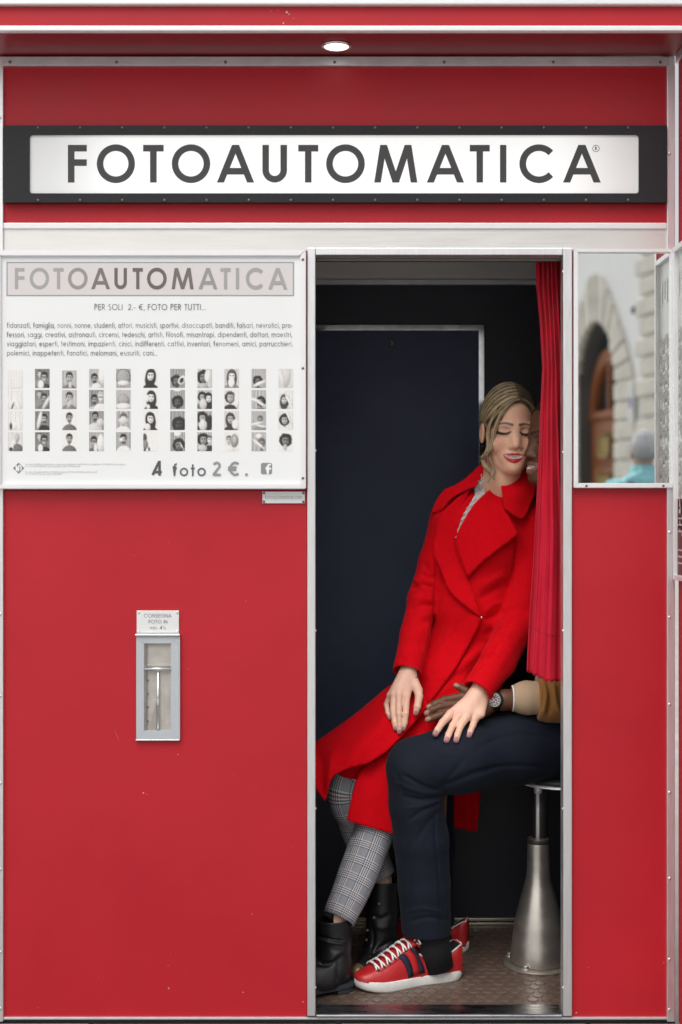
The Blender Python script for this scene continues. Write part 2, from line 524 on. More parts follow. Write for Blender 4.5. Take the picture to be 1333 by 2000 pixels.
screws('rivet', [(P(0.5, y, -.01).x, P(0.5, y, -.01).z, -.0102) for y in (230, 1200, 1360, 1530, 1698, 1860, 1970)], post, M['rivet'], .004)
rpost = pbox('right_post', 1303.5, 110, 1319, 1996, -.010, .06, M['alu'], booth)
screws('rivet', [(P(1308, y, -.01).x, P(1308, y, -.01).z, -.0102) for y in (300, 1040, 1206, 1376, 1548, 1716, 1874, 1972)], rpost, M['rivet'], .0042)
pbox('base_strip', 7, 1987.5, 1303, 1992, -.008, .02, M['alu_old'], booth)
pbox('plinth', -12, 1992.5, 1319, 2012, .004, .05, M['iron'], booth)
# chipped paint
cr = random.Random(4)
V, F = [], []
def chip(px_, py_, r, y, el=1.0):
    n = 7; b = len(V)
    for i in range(n):
        a = 2 * math.pi * i / n; q = P(px_ + r * el * math.cos(a) * cr.uniform(.5, 1.2), py_ + r * math.sin(a) * cr.uniform(.5, 1.2), y); V.append((q.x, y, q.z))
    F.append(tuple(range(b, b + n)))
for x, y, r in ((281, 1548.5, 1.6), (287, 1551, .8), (348, 1474, 1.), (592, 1957, 1.4), (475, 1938, 1.2), (330, 1930, 1.3), (75, 1968, .9), (262, 1085, .8), (330, 1062, .7), (1126, 1978, 1.6), (1150, 1890, .8), (1297, 1880, .9)): chip(x, y, r, -.0005)
for k_ in range(10): chip(cr.uniform(20, 590), cr.uniform(1000, 1980), cr.uniform(.4, .8), -.0005)
for k_ in range(7): chip(224 + k_ * 1.3, 1425 + k_ * 3.2, .6, -.0005)
o = from_np('paint_chips', np.array(V), F, mat('bare_chip', (.62, .55, .52), .7), lp, smooth=False); o['kind'] = 'stuff'
# doorway
bm = bmesh.new()
def dbar(x0, y0, x1, y1): 
    a, b = P(x0, y1, -.014), P(x1, y0, -.014); add_box(bm, (a.x, -.014, a.z), (b.x, .03, b.z), .002)
dbar(600.5, 484, 616.5, 1985); dbar(1100.5, 484, 1118, 1985); dbar(617, 484, 1100, 498)
df = from_bm('door_frame', bm, M['alu'], booth)
screws('rivet', [(P(x, y, -.014).x, P(x, y, -.014).z, -.0142 + .006) for x, ys in ((616.3, (880, 1232, 1580, 1930)), (1100.8, (530, 883, 1232, 1580, 1930))) for y in ys], df, M['rivet'], .0035, .004)
bm = bmesh.new()
for x0, x1 in ((P(600.5, 0, .03).x - .004, P(612, 0, .03).x), (P(1106, 0, .03).x, P(1118, 0, .03).x + .004)):
    add_box(bm, (x0, .0305, 0), (x1, .075, zpx(494)), .001)
from_bm('door_jamb', bm, M['navy_dark'], booth)
pbox('threshold', 617.2, 1981.5, 1099.8, 1988, -.016, .06, M['sill'], booth, .004)
# door-head rail with the curtain track
box('curtain_track', (P(617, 0).x, .034, zpx(505)), (P(1100, 0).x, .052, zpx(497)), M['screw'], booth)
# interior
BX0, BX1, BD = -.32, .815, .795
ZC = CAM_Z + (1000 - 547) * pxs(BD)
intf = box('booth_floor', (BX0, .02, -.03), (BX1, BD + .02, 0), M['rubber'], booth, 0)
V, F = [], []
nn = 10
for j in range(22):
    for i in range(30):
        cx = BX0 + .03 + i * .0365 + (j % 2) * .01825; cy = .085 + j * .0316
        if cx > BX1 - .02: continue
        b = len(V)
        for r, h in ((.0145, .0003), (.0128, .0016), (.0125, .0017)):
            for a in range(nn):
                V.append((cx + r * math.cos(2 * math.pi * a / nn), cy + r * math.sin(2 * math.pi * a / nn), h))
        for q in range(2):
            for a in range(nn): F.append((b + q * nn + a, b + q * nn + (a + 1) % nn, b + (q + 1) * nn + (a + 1) % nn, b + (q + 1) * nn + a))
        F.append(tuple(b + 2 * nn + a for a in range(nn)))
studm = mat('worn_rubber_stud', (.13, .088, .068), .30, var=.18, vscale=14, rvar=.1)
o = from_np('floor_studs', np.array(V), F, studm, intf, smooth=False); o['kind'] = 'stuff'
bw = box('back_wall', (BX0, BD, 0), (BX1, BD + .03, ZC + .05), M['navy_dark'], booth, 0)
# framed navy panel on the back wall
def Pb(px, py, d=0): return P(px, py, BD - d)
a, b = Pb(440, 1490, .006), Pb(936, 645, .006)
box('back_panel', (a.x, BD - .006, a.z), (b.x, BD - .0005, b.z), M['navy'], bw, .001)
bm = bmesh.new(); frame_bm(bm, 430, 634.5, 946, 1500, 10, 10.5, 10, 10, BD - .016, BD - .001)
from_bm('panel_trim', bm, M['chrome'], bw)
bm = bmesh.new()
hk = Pb(763, 671, .006)
pts = [hk + Vector((-.003, 0, .006)), hk + Vector((-.003, -.014, .006)), hk + Vector((.003, -.022, .002)), hk + Vector((.005, -.020, -.005)), hk + Vector((0, -.014, -.007))]
v, f = tube_np(spline([tuple(p) for p in pts], 5), .0023, 8)
from_np('coat_hook', v, f, mat('brass_hook', (.62, .42, .18), .35, .8), bw)
a, b = Pb(440, 1812, .02), Pb(1150, 1803, .02)
bm = bmesh.new(); add_box(bm, (BX0, BD - .012, .012), (BX1, BD - .001, .020), .001); add_box(bm, (BX0, BD - .018, .0005), (BX1, BD - .001, .008), .001)
from_bm('skirting_strip', bm, mat('brass_coloured_strip', (.62, .55, .44), .3, .9), bw)
bm = bmesh.new()
vs = [bm.verts.new(q) for x in (BX0, BX1) for q in ((x, BD, ZC), (x, .035, ZC + .22), (x, .035, ZC + .24), (x, BD, ZC + .02))]
for f_ in ((0, 1, 2, 3), (7, 6, 5, 4), (0, 4, 5, 1), (1, 5, 6, 2), (2, 6, 7, 3), (3, 7, 4, 0)): bm.faces.new([vs[i] for i in f_])
from_bm('booth_ceiling', bm, M['ceil'], booth)
ct = box('ceiling_angle', (BX0, BD - .016, ZC - .016), (BX1, BD - .001, ZC - .001), M['alu_old'], booth, .001)
bm = bmesh.new(); add_box(bm, (BX0 - .02, .03, 0), (BX0, BD, ZC + .22)); from_bm('inner_left_wall', bm, M['navy_dark'], booth)
bm = bmesh.new(); add_box(bm, (BX1, .03, 0), (BX1 + .02, BD, ZC + .22)); from_bm('inner_right_wall', bm, M['navy_dark'], booth)
# outer shell and roof (not in view, closes the booth)
box('outer_shell', (P(-12, 0).x, BD + .031, 0), (P(1319, 0).x, BD + .05, 2.40), M['red_side'], booth)
box('roof', (P(-12, 0).x, .0, 2.402), (P(1319, 0).x, BD + .05, 2.43), M['alu_old'], booth)
box('left_side', (P(-12, 0).x, .0605, 0), (P(-4, 0).x, BD + .03, 2.40), M['red_side'], booth)
# canopy
CY = -.18
zs = P(0, 110).z
can = empty('canopy', (0, 0, zs)); can.parent = booth
zc = lambda py: P(0, py, CY).z
CX0, CX1 = -1.02, 1.02
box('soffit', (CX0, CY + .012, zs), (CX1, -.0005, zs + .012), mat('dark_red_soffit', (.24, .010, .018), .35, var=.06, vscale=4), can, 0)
box('fascia', (CX0, CY, zc(52)), (CX1, CY + .012, zc(13)), M['red'], can, .001)
V, F = [], []
for x, y, r in ((561, 24, 2.6), (565, 28, 1.5), (554, 45, 1.6), (530, 21, .9), (574, 36, .9), (543, 20, .8)): chip(x, y, r, CY - .0006)
o = from_np('paint_chips', np.array(V), F, bpy.data.materials['bare_chip'], can, smooth=False); o['kind'] = 'stuff'
box('lower_edge_trim', (CX0, CY - .006, zc(61.5)), (CX1, CY + .014, zc(51.5)), M['white_metal'], can, .002)
box('upper_edge_trim', (CX0, CY - .014, zc(12.5)), (CX1, CY + .02, zc(-12)), M['white_metal'], can, .003)
box('canopy_top', (CX0, CY + .02, zc(0)), (CX1, 0, zc(-8)), M['alu_old'], can, 0)
bm = bmesh.new()
lc = P(657.5, 88.5, -.085)
lathe(bm, [(.0365, 0), (.0365, -.004), (.031, -.005), (.030, -.001)], (lc.x, -.085, zs - .0005), 40)
dl = empty('downlight', (lc.x, -.085, zs), 'round lit downlight under the red canopy', 'lamp')
from_bm('lamp_ring', bm, M['chrome'], dl, True)
bm = bmesh.new(); lathe(bm, [(.0298, -.001), (.0298, -.0042), (.02, -.005), (.004, -.0052)], (lc.x, -.085, zs - .0005), 40)
from_bm('lamp_lens', bm, M['lamp'], dl, True)

# ---------------------------------------------------------------- side wing at the right
WX = P(1320.5, 0).x
wing = empty('booth_wing', (WX, -.1, 0), 'red side wing standing out beside the mirror', 'side panel')
box('wing_panel', (WX + .004, -.245, -.01), (WX + .05, -.0105, zs), M['red_side'], wing, .001)
box('wing_edge_trim', (WX, -.262, -.01), (WX + .054, -.2455, zs), M['alu'], wing, .0015)
box('wing_top_trim', (WX - .004, -.245, zs - .022), (WX + .0035, -.012, zs - .001), M['alu'], wing, .001)
# ---------------------------------------------------------------- illuminated sign
INK = (.045, .042, .045)
sg = empty('illuminated_sign', P(655, 320, -.02), 'long backlit white name sign in a black frame above the doorway', 'sign')
SY = -.024
a, b = P(7, 395, SY), P(1303, 245, SY)
bm = bmesh.new()
def rrect(x0, y0, x1, y1, r, y, n=6):
    pts = []
    for cx, cy, a0 in ((x1 - r, y0 + r, 0), (x0 + r, y0 + r, 90), (x0 + r, y1 - r, 180), (x1 - r, y1 - r, 270)):
        for i in range(n + 1):
            t = math.radians(a0 + 90 * i / n)
            pts.append((cx + r * math.cos(t), cy - r * math.sin(t)))
    return pts
inner = rrect(58, 263, 1248.5, 377.5, 6, SY)
outer = []
for (x, y) in inner:           # matching points on the outer rectangle
    cx, cy = 653, 320
    ox = 1303.4 if x > 1241 else (6.8 if x < 65 else x); oy = 244.8 if y < 270 else (395.2 if y > 370 else y)
    outer.append((ox, oy))
n = len(inner)
vi = [bm.verts.new(P(x, y, SY)) for x, y in inner]; vo = [bm.verts.new(P(x, y, SY)) for x, y in outer]
vi2 = [bm.verts.new(v.co + Vector((0, .0165, 0))) for v in vi]; vo2 = [bm.verts.new(v.co + Vector((0, .0225, 0))) for v in vo]
for i in range(n):
    j = (i + 1) % n
    bm.faces.new((vo[i], vo[j], vi[j], vi[i])); bm.faces.new((vi[i], vi[j], vi2[j], vi2[i])); bm.faces.new((vo[j], vo[i], vo2[i], vo2[j]))
bmesh.ops.remove_doubles(bm, verts=bm.verts, dist=1e-6)
sf = from_bm('sign_frame', bm, M['black'], sg)
a, b = P(50, 384, SY + .006), P(1256, 256, SY + .006)
box('light_panel', (a.x, SY + .006, a.z), (b.x, SY + .016, b.z), M['sign'], sg, 0)
screws('bolt', [(P(75 + i * 82.3, y, SY).x, P(75 + i * 82.3, y, SY).z, SY - .0002) for y in (249.5, 391) for i in range(15)], sf, M['screw'], .0036, .003)
BIG = [('F', 133, 170), ('O', 189.5, 264), ('T', 280, 320), ('O', 336, 411), ('A', 427, 494), ('U', 513, 561), ('T', 583, 622), ('O', 637.5, 713),
       ('M', 732, 815), ('A', 837, 904), ('T', 918, 957), ('I', 977, 989.5), ('C', 1015, 1085), ('A', 1103, 1171)]
def big_word(pr, xs, base, h, sw, cols):
    for (ch, x0, x1), c in zip(xs, cols):
        w = glyph(ch, sw)[0] * h
        pr.glyph(ch, x0, base, h, sw, c, (x1 - x0) / w)
def registered(pr, cx, cy, r, col, sw):
    for q in ribbon(arc(0, 0, 1, 1, 0, 360, 22), sw, False): pr.poly([(cx + x * r, cy - y * r) for x, y in q], col, 1)
    pr.glyph('R', cx - r * .32, cy + r * .55, r * 1.1, .16, col)
for b_ in BIG:
    pr = Print(SY + .0057); big_word(pr, [b_], 356.5, 73.5, .175, [INK]); pr.build('letter', sg)
pr = Print(SY + .0057); registered(pr, 1164.5, 290, 6.3, INK, .17); pr.build('registered_mark', sg)

# ---------------------------------------------------------------- poster
po = empty('framed_poster', P(295, 722, -.02), 'large white framed price poster with rows of grey photo strips', 'poster')
bm = bmesh.new(); frame_bm(bm, -12, 488.5, 598, 955, 14, 11.5, 11.5, 10, -.030, -.001, .002)
pf = from_bm('poster_frame', bm, M['white_metal'], po)
screws('screw', [(P(592, y, -.03).x, P(592, y, -.03).z, -.0302) for y in (507, 719, 934)], pf, M['screw'], .0035)
PY = -.022
a, b = P(-2, 948, PY), P(590, 498, PY)
sheet = box('poster_sheet', (a.x, PY, a.z), (b.x, PY + .006, b.z), M['paper'], po, 0)
pr = Print(PY - .0003)
pr.rect(13, 511.5, 575, 578.5, (.30, .32, .34)); pr.rect(15.5, 514, 572.5, 576, (.66, .62, .615))
lt, dk = (.36, .355, .345), (.135, .115, .11)
cols = [lt, lt, lt, (.29, .28, .27), (.19, .165, .16), dk, dk, dk, (.16, .14, .135), (.30, .29, .285), lt, lt, lt, lt]  # greys vary by letter: a reflection and wear put into the ink
big_word(pr, [(c, 29.5 + (x0 - 133) * .5115, 29.5 + (x1 - 133) * .5115) for c, x0, x1 in BIG], 565, 41.5, .175, cols)
registered(pr, 558.5, 527.5, 3, (.5, .5, .5), .2)
G1 = (.13, .145, .16)
pr.text('PER SOLI  2.- \u20ac, FOTO PER TUTTI...', 185, 605.5, 11.5, .115, G1, .14, fit=217)
G2 = (.20, .215, .235)
lines = ['fidanzati, famiglia, nonni, nonne, studenti, attori, musicisti, sportivi, disoccupati, banditi, falsari, nevrotici, pro-',
         'fessori, saggi, creativi, astronauti, circensi, tedeschi, artisti, filosofi, misantropi, dipendenti, dottori, maestri,',
         'viaggiatori, esperti, testimoni, impazienti, cinici, indifferenti, cattivi, inventori, fenomeni, amici, parrucchieri,',
         'polemici, inappetenti, fanatici, melomani, esauriti, cani...']
for s, yb, w in zip(lines, (640.5, 658.5, 676.5, 694.5), (558, 557, 558, 294)):
    pr.text(s, 14, yb, 10.5, .125, G2, .12, fit=w)
pr.text('4', 299, 929, 29, .17, (.085, .085, .095)); pr.text('foto', 338, 930, 23.5, .13, (.10, .105, .115), .22)
pr.text('2', 416, 929.5, 28, .16, (.27, .275, .28)); pr.text('\u20ac', 446, 929.5, 28, .16, (.27, .275, .28)); pr.ell(482, 927, 3, 3, (.27, .275, .28))
pts = rrect(510, 904, 532, 926.5, 4, 0); pr.poly(pts, (.25, .25, .255)); 
W_ = (.84, .85, .85)
for q in ribbon([(.0, 0), (.0, .8)] + arc(.22, .8, .22, .2, 180, 90, 8) + [(.36, 1.0)], .18, False): pr.poly([(523.5 + x * 17, 926.5 - y * 19) for x, y in q], W_, 20)
pr.rect(519, 913.5, 530, 917, W_)
pr.poly([(37, 903.5), (48, 914.5), (37, 925.5), (26, 914.5)], (.16, .17, .18)); pr.poly([(37, 903.5), (48, 914.5), (37, 914.5)], (.27, .28, .29)); pr.poly([(37, 914.5), (48, 914.5), (37, 925.5)], (.27, .28, .29))
pr.rect(31, 909, 33.5, 920, W_)
for q in ribbon([(0, 0), (0, .7)] + arc(.25, .7, .25, .28, 180, 0, 8) + [(.5, .15)], .2, False): pr.poly([(36 + x * 11, 921 - y * 12) for x, y in q], W_, 21)
G3 = (.52, .53, .54)
for s, yb, w in (('in caso di malfunzionamento o mancata erogazione, della foto, vi preghiamo di telefonare al numero', 908, 195), ('o contattateci sul nostro sito internet', 912, 107),
                 ('in case of malfunction or missing output of the photostrip, please call', 923, 140), ('or contact us on the internet', 927, 71)):
    pr.text(s, 50, yb, 3.2, .16, G3, .12, fit=w)
pr.build('lettering', sheet)['kind'] = 'stuff'

# the printed strips: 11 strips of four little portraits
def portrait(name, x0, y0, w, h, sp, parent):
    """one printed photograph: a fine grid whose colours hold the soft grey picture"""
    r = random.Random(sp['seed'])
    nx, ny = 24, 31
    X, Y = np.meshgrid(np.linspace(0, 1, nx), np.linspace(0, 1, ny)); Yw = Y * h / w
    bg, st = sp['bg'], sp.get('stripe', .08)
    img = np.full(X.shape, bg)
    for k_ in range(5): img = img + st * .45 * np.sin(X * r.uniform(18, 70) + r.uniform(0, 6) + .6 * np.sin(Y * r.uniform(1, 4)))
    img = img * (1.06 - .22 * ((X - .5) ** 2 + (Y - .4) ** 2))
    def soft(cx, cy, rx, ry, g, rot=0, edge=.10, shade=.18):
        nonlocal img
        c, s_ = math.cos(rot), math.sin(rot); dx, dy = X - cx, Yw - cy
        u, v = (dx * c + dy * s_) / rx, (-dx * s_ + dy * c) / ry
        q = np.sqrt(u * u + v * v); e = edge / max(.05, min(rx, ry)) * .35
        a = np.clip((1 + e - q) / (2 * e), 0, 1)
        lit = 1 + shade * (-.5 * u - .55 * v) - shade * .5 * q ** 2
        img = img * (1 - a) + np.clip(g * lit, .02, .9) * a
    H = h / w
    for (cx, cy, sz, hair, skin, body, kind) in sp['people']:
        cy = cy * H; S = sz
        j = lambda a: r.uniform(-a, a)
        tl = j(.18)
        soft(cx + j(.03), cy + S * 2.75, S * 1.45, S * 1.5, body, j(.1), .08, .25)
        soft(cx + tl * S * .3, cy + S * .85, S * .26, S * .45, skin * .7)
        if kind == 'long':
            soft(cx, cy + S * .45, S * .86, S * 1.5, hair, tl); soft(cx, cy - S * .15, S * .74, S * .88, hair, tl)
        elif kind == 'curly':
            for i in range(11): soft(cx + math.cos(i * .6) * S * .55 + j(.02), cy + math.sin(i * .6) * S * .62, S * r.uniform(.35, .5), S * r.uniform(.35, .5), hair * r.uniform(.6, 1.8))
        else:
            soft(cx, cy - S * .22, S * .64, S * .80, hair, tl)
        soft(cx + j(.01), cy + S * .14, S * .49, S * .70, skin, tl, .07, .35)
        soft(cx, cy - S * .62, S * .5, S * .22, hair, tl, .08)
        for sg in (-1, 1):
            soft(cx + sg * S * .2 - tl * S * .05, cy + S * .02, S * .14, S * .075, skin * .35, 0, .05)
            soft(cx + sg * S * .21, cy - S * .12, S * .17, S * .05, hair * 1.2, sg * .15, .05)
        soft(cx + S * .05, cy + S * .26, S * .09, S * .13, skin * .78, 0, .07)
        soft(cx, cy + S * .50, S * .2, S * .07, skin * .45 if kind != 'glasses' else .75, 0, .05)
        if kind == 'beard':
            soft(cx, cy + S * .66, S * .40, S * .24, hair * 2.2, 0, .10); soft(cx, cy + S * .53, S * .14, S * .05, skin * .8, 0, .05)
        if kind == 'glasses':
            for sg in (-1, 1):
                soft(cx + sg * S * .23, cy + S * .03, S * .21, S * .17, .08, 0, .04); soft(cx + sg * S * .23, cy + S * .03, S * .13, S * .10, skin * .8, 0, .05)
    for e in sp.get('extra', []): soft(e[0], e[1] * H, e[2], e[3] * H, e[4], e[5] if len(e) > 5 else 0, .09, .3)
    img = img + np.random.default_rng(sp['seed']).normal(0, .022, img.shape)
    img = np.clip((img - .42) * 1.28 + .42, .03, .80)
    V = [tuple(P(x0 + w * a, y0 + h * b, PY - .0004)) for a, b in zip(X.ravel(), Y.ravel())]
    F = [(a * nx + b, a * nx + b + 1, (a + 1) * nx + b + 1, (a + 1) * nx + b) for a in range(ny - 1) for b in range(nx - 1)]
    c = img.ravel()[:, None] * np.array((1., .975, .95))
    return from_np(name, np.array(V), F, M['portrait'], parent, smooth=False, col=c)
D_, G_, L_, V_ = .06, .22, .55, .72
strips = [
    [dict(bg=.68, people=[]), dict(bg=.66, people=[], extra=[(.32, .7, .14, .42, .78, .5), (.66, .7, .13, .42, .75, -.45), (.32, .85, .05, .2, .1, .3)]),
     dict(bg=.66, people=[], extra=[(.4, .75, .35, .2, .78, -.6), (.75, .75, .13, .4, .76, -.2), (.2, .8, .1, .2, .15)]), dict(bg=.6, people=[(.62, .32, .3, .5, .55, G_, '')], extra=[(.3, .7, .12, .35, .7, .2), (.2, .9, .12, .1, .08)])],
    [dict(bg=.25, stripe=.03, people=[(.32, .25, .27, .2, .66, .3, ''), (.64, .42, .36, D_, .45, .14, 'glasses')], extra=[(.4, .84, .2, .24, .8)]), dict(bg=.25, stripe=.03, people=[(.3, .2, .27, .2, .6, .3, ''), (.62, .42, .34, .1, .40, .22, 'beard')], extra=[(.75, .7, .12, .45, .62, .5)]),
     dict(bg=.25, stripe=.03, people=[(.62, .4, .34, D_, .5, .08, 'beard')], extra=[(.3, .5, .13, .5, .7, .2)]), dict(bg=.25, stripe=.03, people=[(.32, .22, .28, .2, .66, .25, ''), (.62, .42, .36, D_, .42, .08, 'glasses')], extra=[(.38, .86, .17, .22, .8)])],
    [dict(bg=.45, people=[(.5, .38, .38, .13, .5, .24, 'beard')], extra=[(.56, .82, .1, .2, .6)]), dict(bg=.48, people=[(.5, .38, .38, .13, .5, .26, 'beard')], extra=[(.5, .75, .12, .25, .55, .4)]),
     dict(bg=.76, stripe=.02, people=[(.5, .34, .36, .1, .45, .22, 'beard')]), dict(bg=.76, stripe=.02, people=[(.5, .34, .36, .1, .45, .22, 'beard')])],
    [dict(bg=.45, people=[(.36, .5, .36, D_, .38, .55, 'beard')], extra=[(.9, .3, .25, .5, .75), (.5, .95, .3, .2, .75)]), dict(bg=.3, people=[(.36, .5, .36, D_, .38, .5, 'beard'), (.8, .36, .36, .5, .72, .7, 'glasses')]),
     dict(bg=.32, people=[(.42, .28, .34, D_, .4, .6, 'beard')], extra=[(.76, .6, .24, .22, .6)]), dict(bg=.4, people=[(.32, .48, .36, D_, .4, .2, 'glasses')], extra=[(.8, .6, .25, .5, .7), (.45, .9, .12, .3, .75)])],
    [dict(bg=.4, people=[], extra=[(.5, .45, .5, .46, .08), (.5, .45, .46, .43, .4), (.5, .75, .4, .14, .7)]), dict(bg=.45, people=[], extra=[(.5, .55, .4, .35, .28), (.5, .5, .36, .28, .42), (.5, .85, .5, .16, .75)]),
     dict(bg=.42, people=[(.5, .4, .4, .2, .6, .75, 'glasses')], extra=[(.5, .5, .34, .18, .62)]), dict(bg=.38, people=[(.5, .36, .36, D_, .5, .76, 'beard')], extra=[(.35, .4, .14, .1, .7)])],
    [dict(bg=.8, stripe=.01, people=[(.5, .34, .44, D_, .76, D_, 'long')]), dict(bg=.8, stripe=.01, people=[(.55, .36, .42, D_, .76, D_, 'long')], extra=[(.25, .45, .15, .2, .76), (.35, .9, .12, .14, .7)]),
     dict(bg=.8, stripe=.01, people=[(.5, .38, .42, .1, .76, .09, 'long')], extra=[(.3, .85, .2, .2, .72)]), dict(bg=.82, stripe=.01, people=[], extra=[(.1, .3, .16, .25, .15), (.15, .65, .2, .25, .3), (.4, .9, .07, .12, .1), (.1, .95, .08, .1, .1)])],
    [dict(bg=.34, people=[(.42, .62, .4, .09, .25, D_, 'curly')], extra=[(.78, .6, .22, .26, .75, .5), (.78, .6, .13, .15, .1, .5)]), dict(bg=.36, people=[(.5, .62, .42, .08, .2, D_, 'curly')], extra=[(.5, .0, .25, .08, .8)]),
     dict(bg=.34, people=[(.6, .68, .5, .07, .16, .07, 'curly')]), dict(bg=.36, people=[(.58, .66, .45, .08, .28, D_, 'curly')], extra=[(.5, .08, .24, .14, .82), (.8, .75, .05, .2, .6, -.5)])],
    [dict(bg=.55, people=[(.4, .42, .46, D_, .3, .3, 'curly')], extra=[(.7, .4, .2, .34, .78), (.4, .9, .3, .16, .5)]), dict(bg=.5, people=[(.34, .35, .34, D_, .45, .2, 'curly'), (.78, .42, .36, D_, .72, .1, 'long')], extra=[(.4, .75, .25, .3, .6)]),
     dict(bg=.4, people=[(.35, .35, .4, D_, .5, .1, 'curly')], extra=[(.38, .75, .27, .3, .65), (.85, .6, .2, .4, .06)]), dict(bg=.45, people=[(.42, .38, .44, D_, .4, .1, 'curly'), (.84, .4, .3, .2, .75, .1, '')], extra=[(.36, .85, .3, .2, .55)])],
    [dict(bg=.55, people=[(.5, .36, .42, .16, .76, .3, 'long')], extra=[(.48, .72, .22, .26, .82)]), dict(bg=.65, people=[(.4, .38, .4, .15, .55, .12, 'curly')], extra=[(.86, .5, .17, .45, .8)]),
     dict(bg=.6, people=[(.42, .4, .4, .14, .5, .12, 'long')], extra=[(.74, .7, .22, .25, .8)]), dict(bg=.7, stripe=.03, people=[(.3, .4, .3, .2, .6, .7, '')], extra=[(.68, .45, .28, .36, .35), (.7, .4, .12, .2, .5)])],
    [dict(bg=.42, people=[(.42, .62, .34, D_, .25, .1, 'curly')], extra=[(.6, .75, .5, .09, .72, -.4)]), dict(bg=.44, people=[(.64, .6, .34, D_, .3, .2, 'curly')], extra=[(.3, .55, .4, .09, .7, .35), (.7, .75, .4, .08, .66, .5)]),
     dict(bg=.42, people=[(.6, .45, .3, .2, .35, .3, '')], extra=[(.4, .65, .5, .07, .7, -.2), (.7, .8, .4, .07, .65, .2)]), dict(bg=.44, people=[(.7, .6, .4, .2, .3, .2, '')], extra=[(.5, .65, .5, .08, .72, .7), (.5, .2, .2, .12, .8)])],
    [dict(bg=.6, people=[], extra=[(.25, .5, .16, .5, .66, -.3), (.6, .5, .2, .5, .55, .2)]), dict(bg=.66, people=[(.4, .5, .36, .15, .6, .6, 'long')], extra=[(.75, .6, .1, .5, .72, -.5), (.2, .1, .3, .12, .82)]),
     dict(bg=.66, people=[(.42, .45, .4, D_, .5, .7, 'curly')], extra=[(.7, .3, .08, .5, .75, -.4)]), dict(bg=.78, stripe=.01, people=[(.48, .42, .46, D_, .3, .72, 'curly')], extra=[(.45, .8, .14, .16, .5)])],
]
for i, colm in enumerate(strips):
    for j, sp in enumerate(colm):
        sp['seed'] = i * 10 + j
        portrait('photo_print', 16 + i * 52.85, 720.5 + j * 41.2 + (3 if i in (0, 2) and j == 0 else 0), 28.5, 37 - (2 if i in (0, 2) and j == 0 else 0), sp, sheet)

# ---------------------------------------------------------------- small plates
pl = empty('web_address_plate', P(554, 971, -.004), 'small white plate with four screws under the poster', 'plate')
a, b = P(513, 983, -.004), P(596, 960, -.004)
pb = box('plate', (a.x, -.005, a.z), (b.x, -.0005, b.z), M['plate'], pl, .0006)
screws('screw', [(P(x, y, -.005).x, P(x, y, -.005).z, -.0052) for x in (516, 593) for y in (963, 980)], pl, M['screw'], .0032)
pr = Print(-.0053); pr.text('fotoautomatica.com', 518.5, 975, 8.6, .10, (.30, .31, .32), .16, fit=71); pr.build('lettering', pl)['kind'] = 'stuff'
pl = empty('delivery_notice_plate', P(308, 1214, -.004), 'square white notice plate screwed above the photo delivery slot', 'plate')
a, b = P(267.5, 1236, -.004), P(350, 1192.5, -.004)
box('plate', (a.x, -.005, a.z), (b.x, -.0005, b.z), M['plate'], pl, .0006)
screws('screw', [(P(x, y, -.005).x, P(x, y, -.005).z, -.0052) for x in (271.5, 346.5) for y in (1196, 1232.5)], pl, M['rivet'], .0030)
pr = Print(-.0053)
pr.text('CONSEGNA', 281.5, 1206, 7.2, .11, G1, .14, fit=54.5); pr.text('FOTO IN', 291, 1217.5, 6.9, .11, G1, .14, fit=36.5)
pr.text('min.', 293.5, 1229, 6.6, .10, (.2, .21, .22), .14); pr.text('4', 313, 1229, 7, .15, (.16, .17, .18)); pr.text('1', 319.5, 1226, 3.4, .16, G1); pr.text('/', 320.5, 1228.8, 5, .12, G1); pr.text('2', 322.6, 1229.5, 3.2, .16, G1)
pr.build('lettering', pl)['kind'] = 'stuff'

# ---------------------------------------------------------------- delivery slot
ds = empty('photo_delivery_slot', P(308, 1342, -.01), 'upright metal delivery slot with T shaped holder on the red panel', 'delivery slot')
grey = mat('pale_grey_bezel', (.50, .53, .56), .45, .3, var=.04, vscale=30)
bm = bmesh.new(); frame_bm(bm, 266.5, 1243, 350.5, 1444.5, 15.5, 14, 16.5, 17.5, -.010, -.0005, .0008); from_bm('bezel', bm, grey, ds)
bm = bmesh.new(); a, b = P(264, 1243, -.016), P(352, 1238, -.016); add_box(bm, (a.x, -.016, a.z), (b.x, -.0005, b.z), .002)
a, b = P(265, 1446.5, -.012), P(351.5, 1444.6, -.012); add_box(bm, (a.x, -.012, a.z), (b.x, -.0005, b.z), .0008)
a, b = P(350.6, 1444, -.012), P(352, 1243.5, -.012); add_box(bm, (a.x, -.012, a.z), (b.x, -.0005, b.z), .0004)
from_bm('edge_trim', bm, M['chrome'], ds)
# the chute: a niche of five sheets set in front of the panel's face
beige = mat('worn_beige_metal', (.47, .44, .40), .5, .35, var=.2, vscale=25, rvar=.1)
a, b = P(281, 1428, -.009), P(335, 1256, -.009)
bm = bmesh.new(); add_box(bm, (a.x, -.0015, a.z), (b.x, -.0003, b.z)); from_bm('chute_back', bm, beige, ds)
bm = bmesh.new()
vs = [bm.verts.new(v) for v in (P(283, 1426.5, -.0062), P(305, 1427, -.0062), P(306.5, 1355, -.004), P(290, 1427, -.0035))]
q0 = P(291, 1427, -.004); q1 = P(306, 1427, -.004); q2 = P(306, 1368, -.004)
bm.free()
v = [q0, q1, q2]; v2 = [p + Vector((0, .002, 0)) for p in v]
from_np('chute_gusset', [tuple(p) for p in v + v2], [(0, 1, 2), (5, 4, 3), (0, 3, 4, 1), (1, 4, 5, 2), (2, 5, 3, 0)], mat('darker_chute_metal', (.36, .33, .30), .5, .4, var=.15, vscale=20), ds, smooth=False)
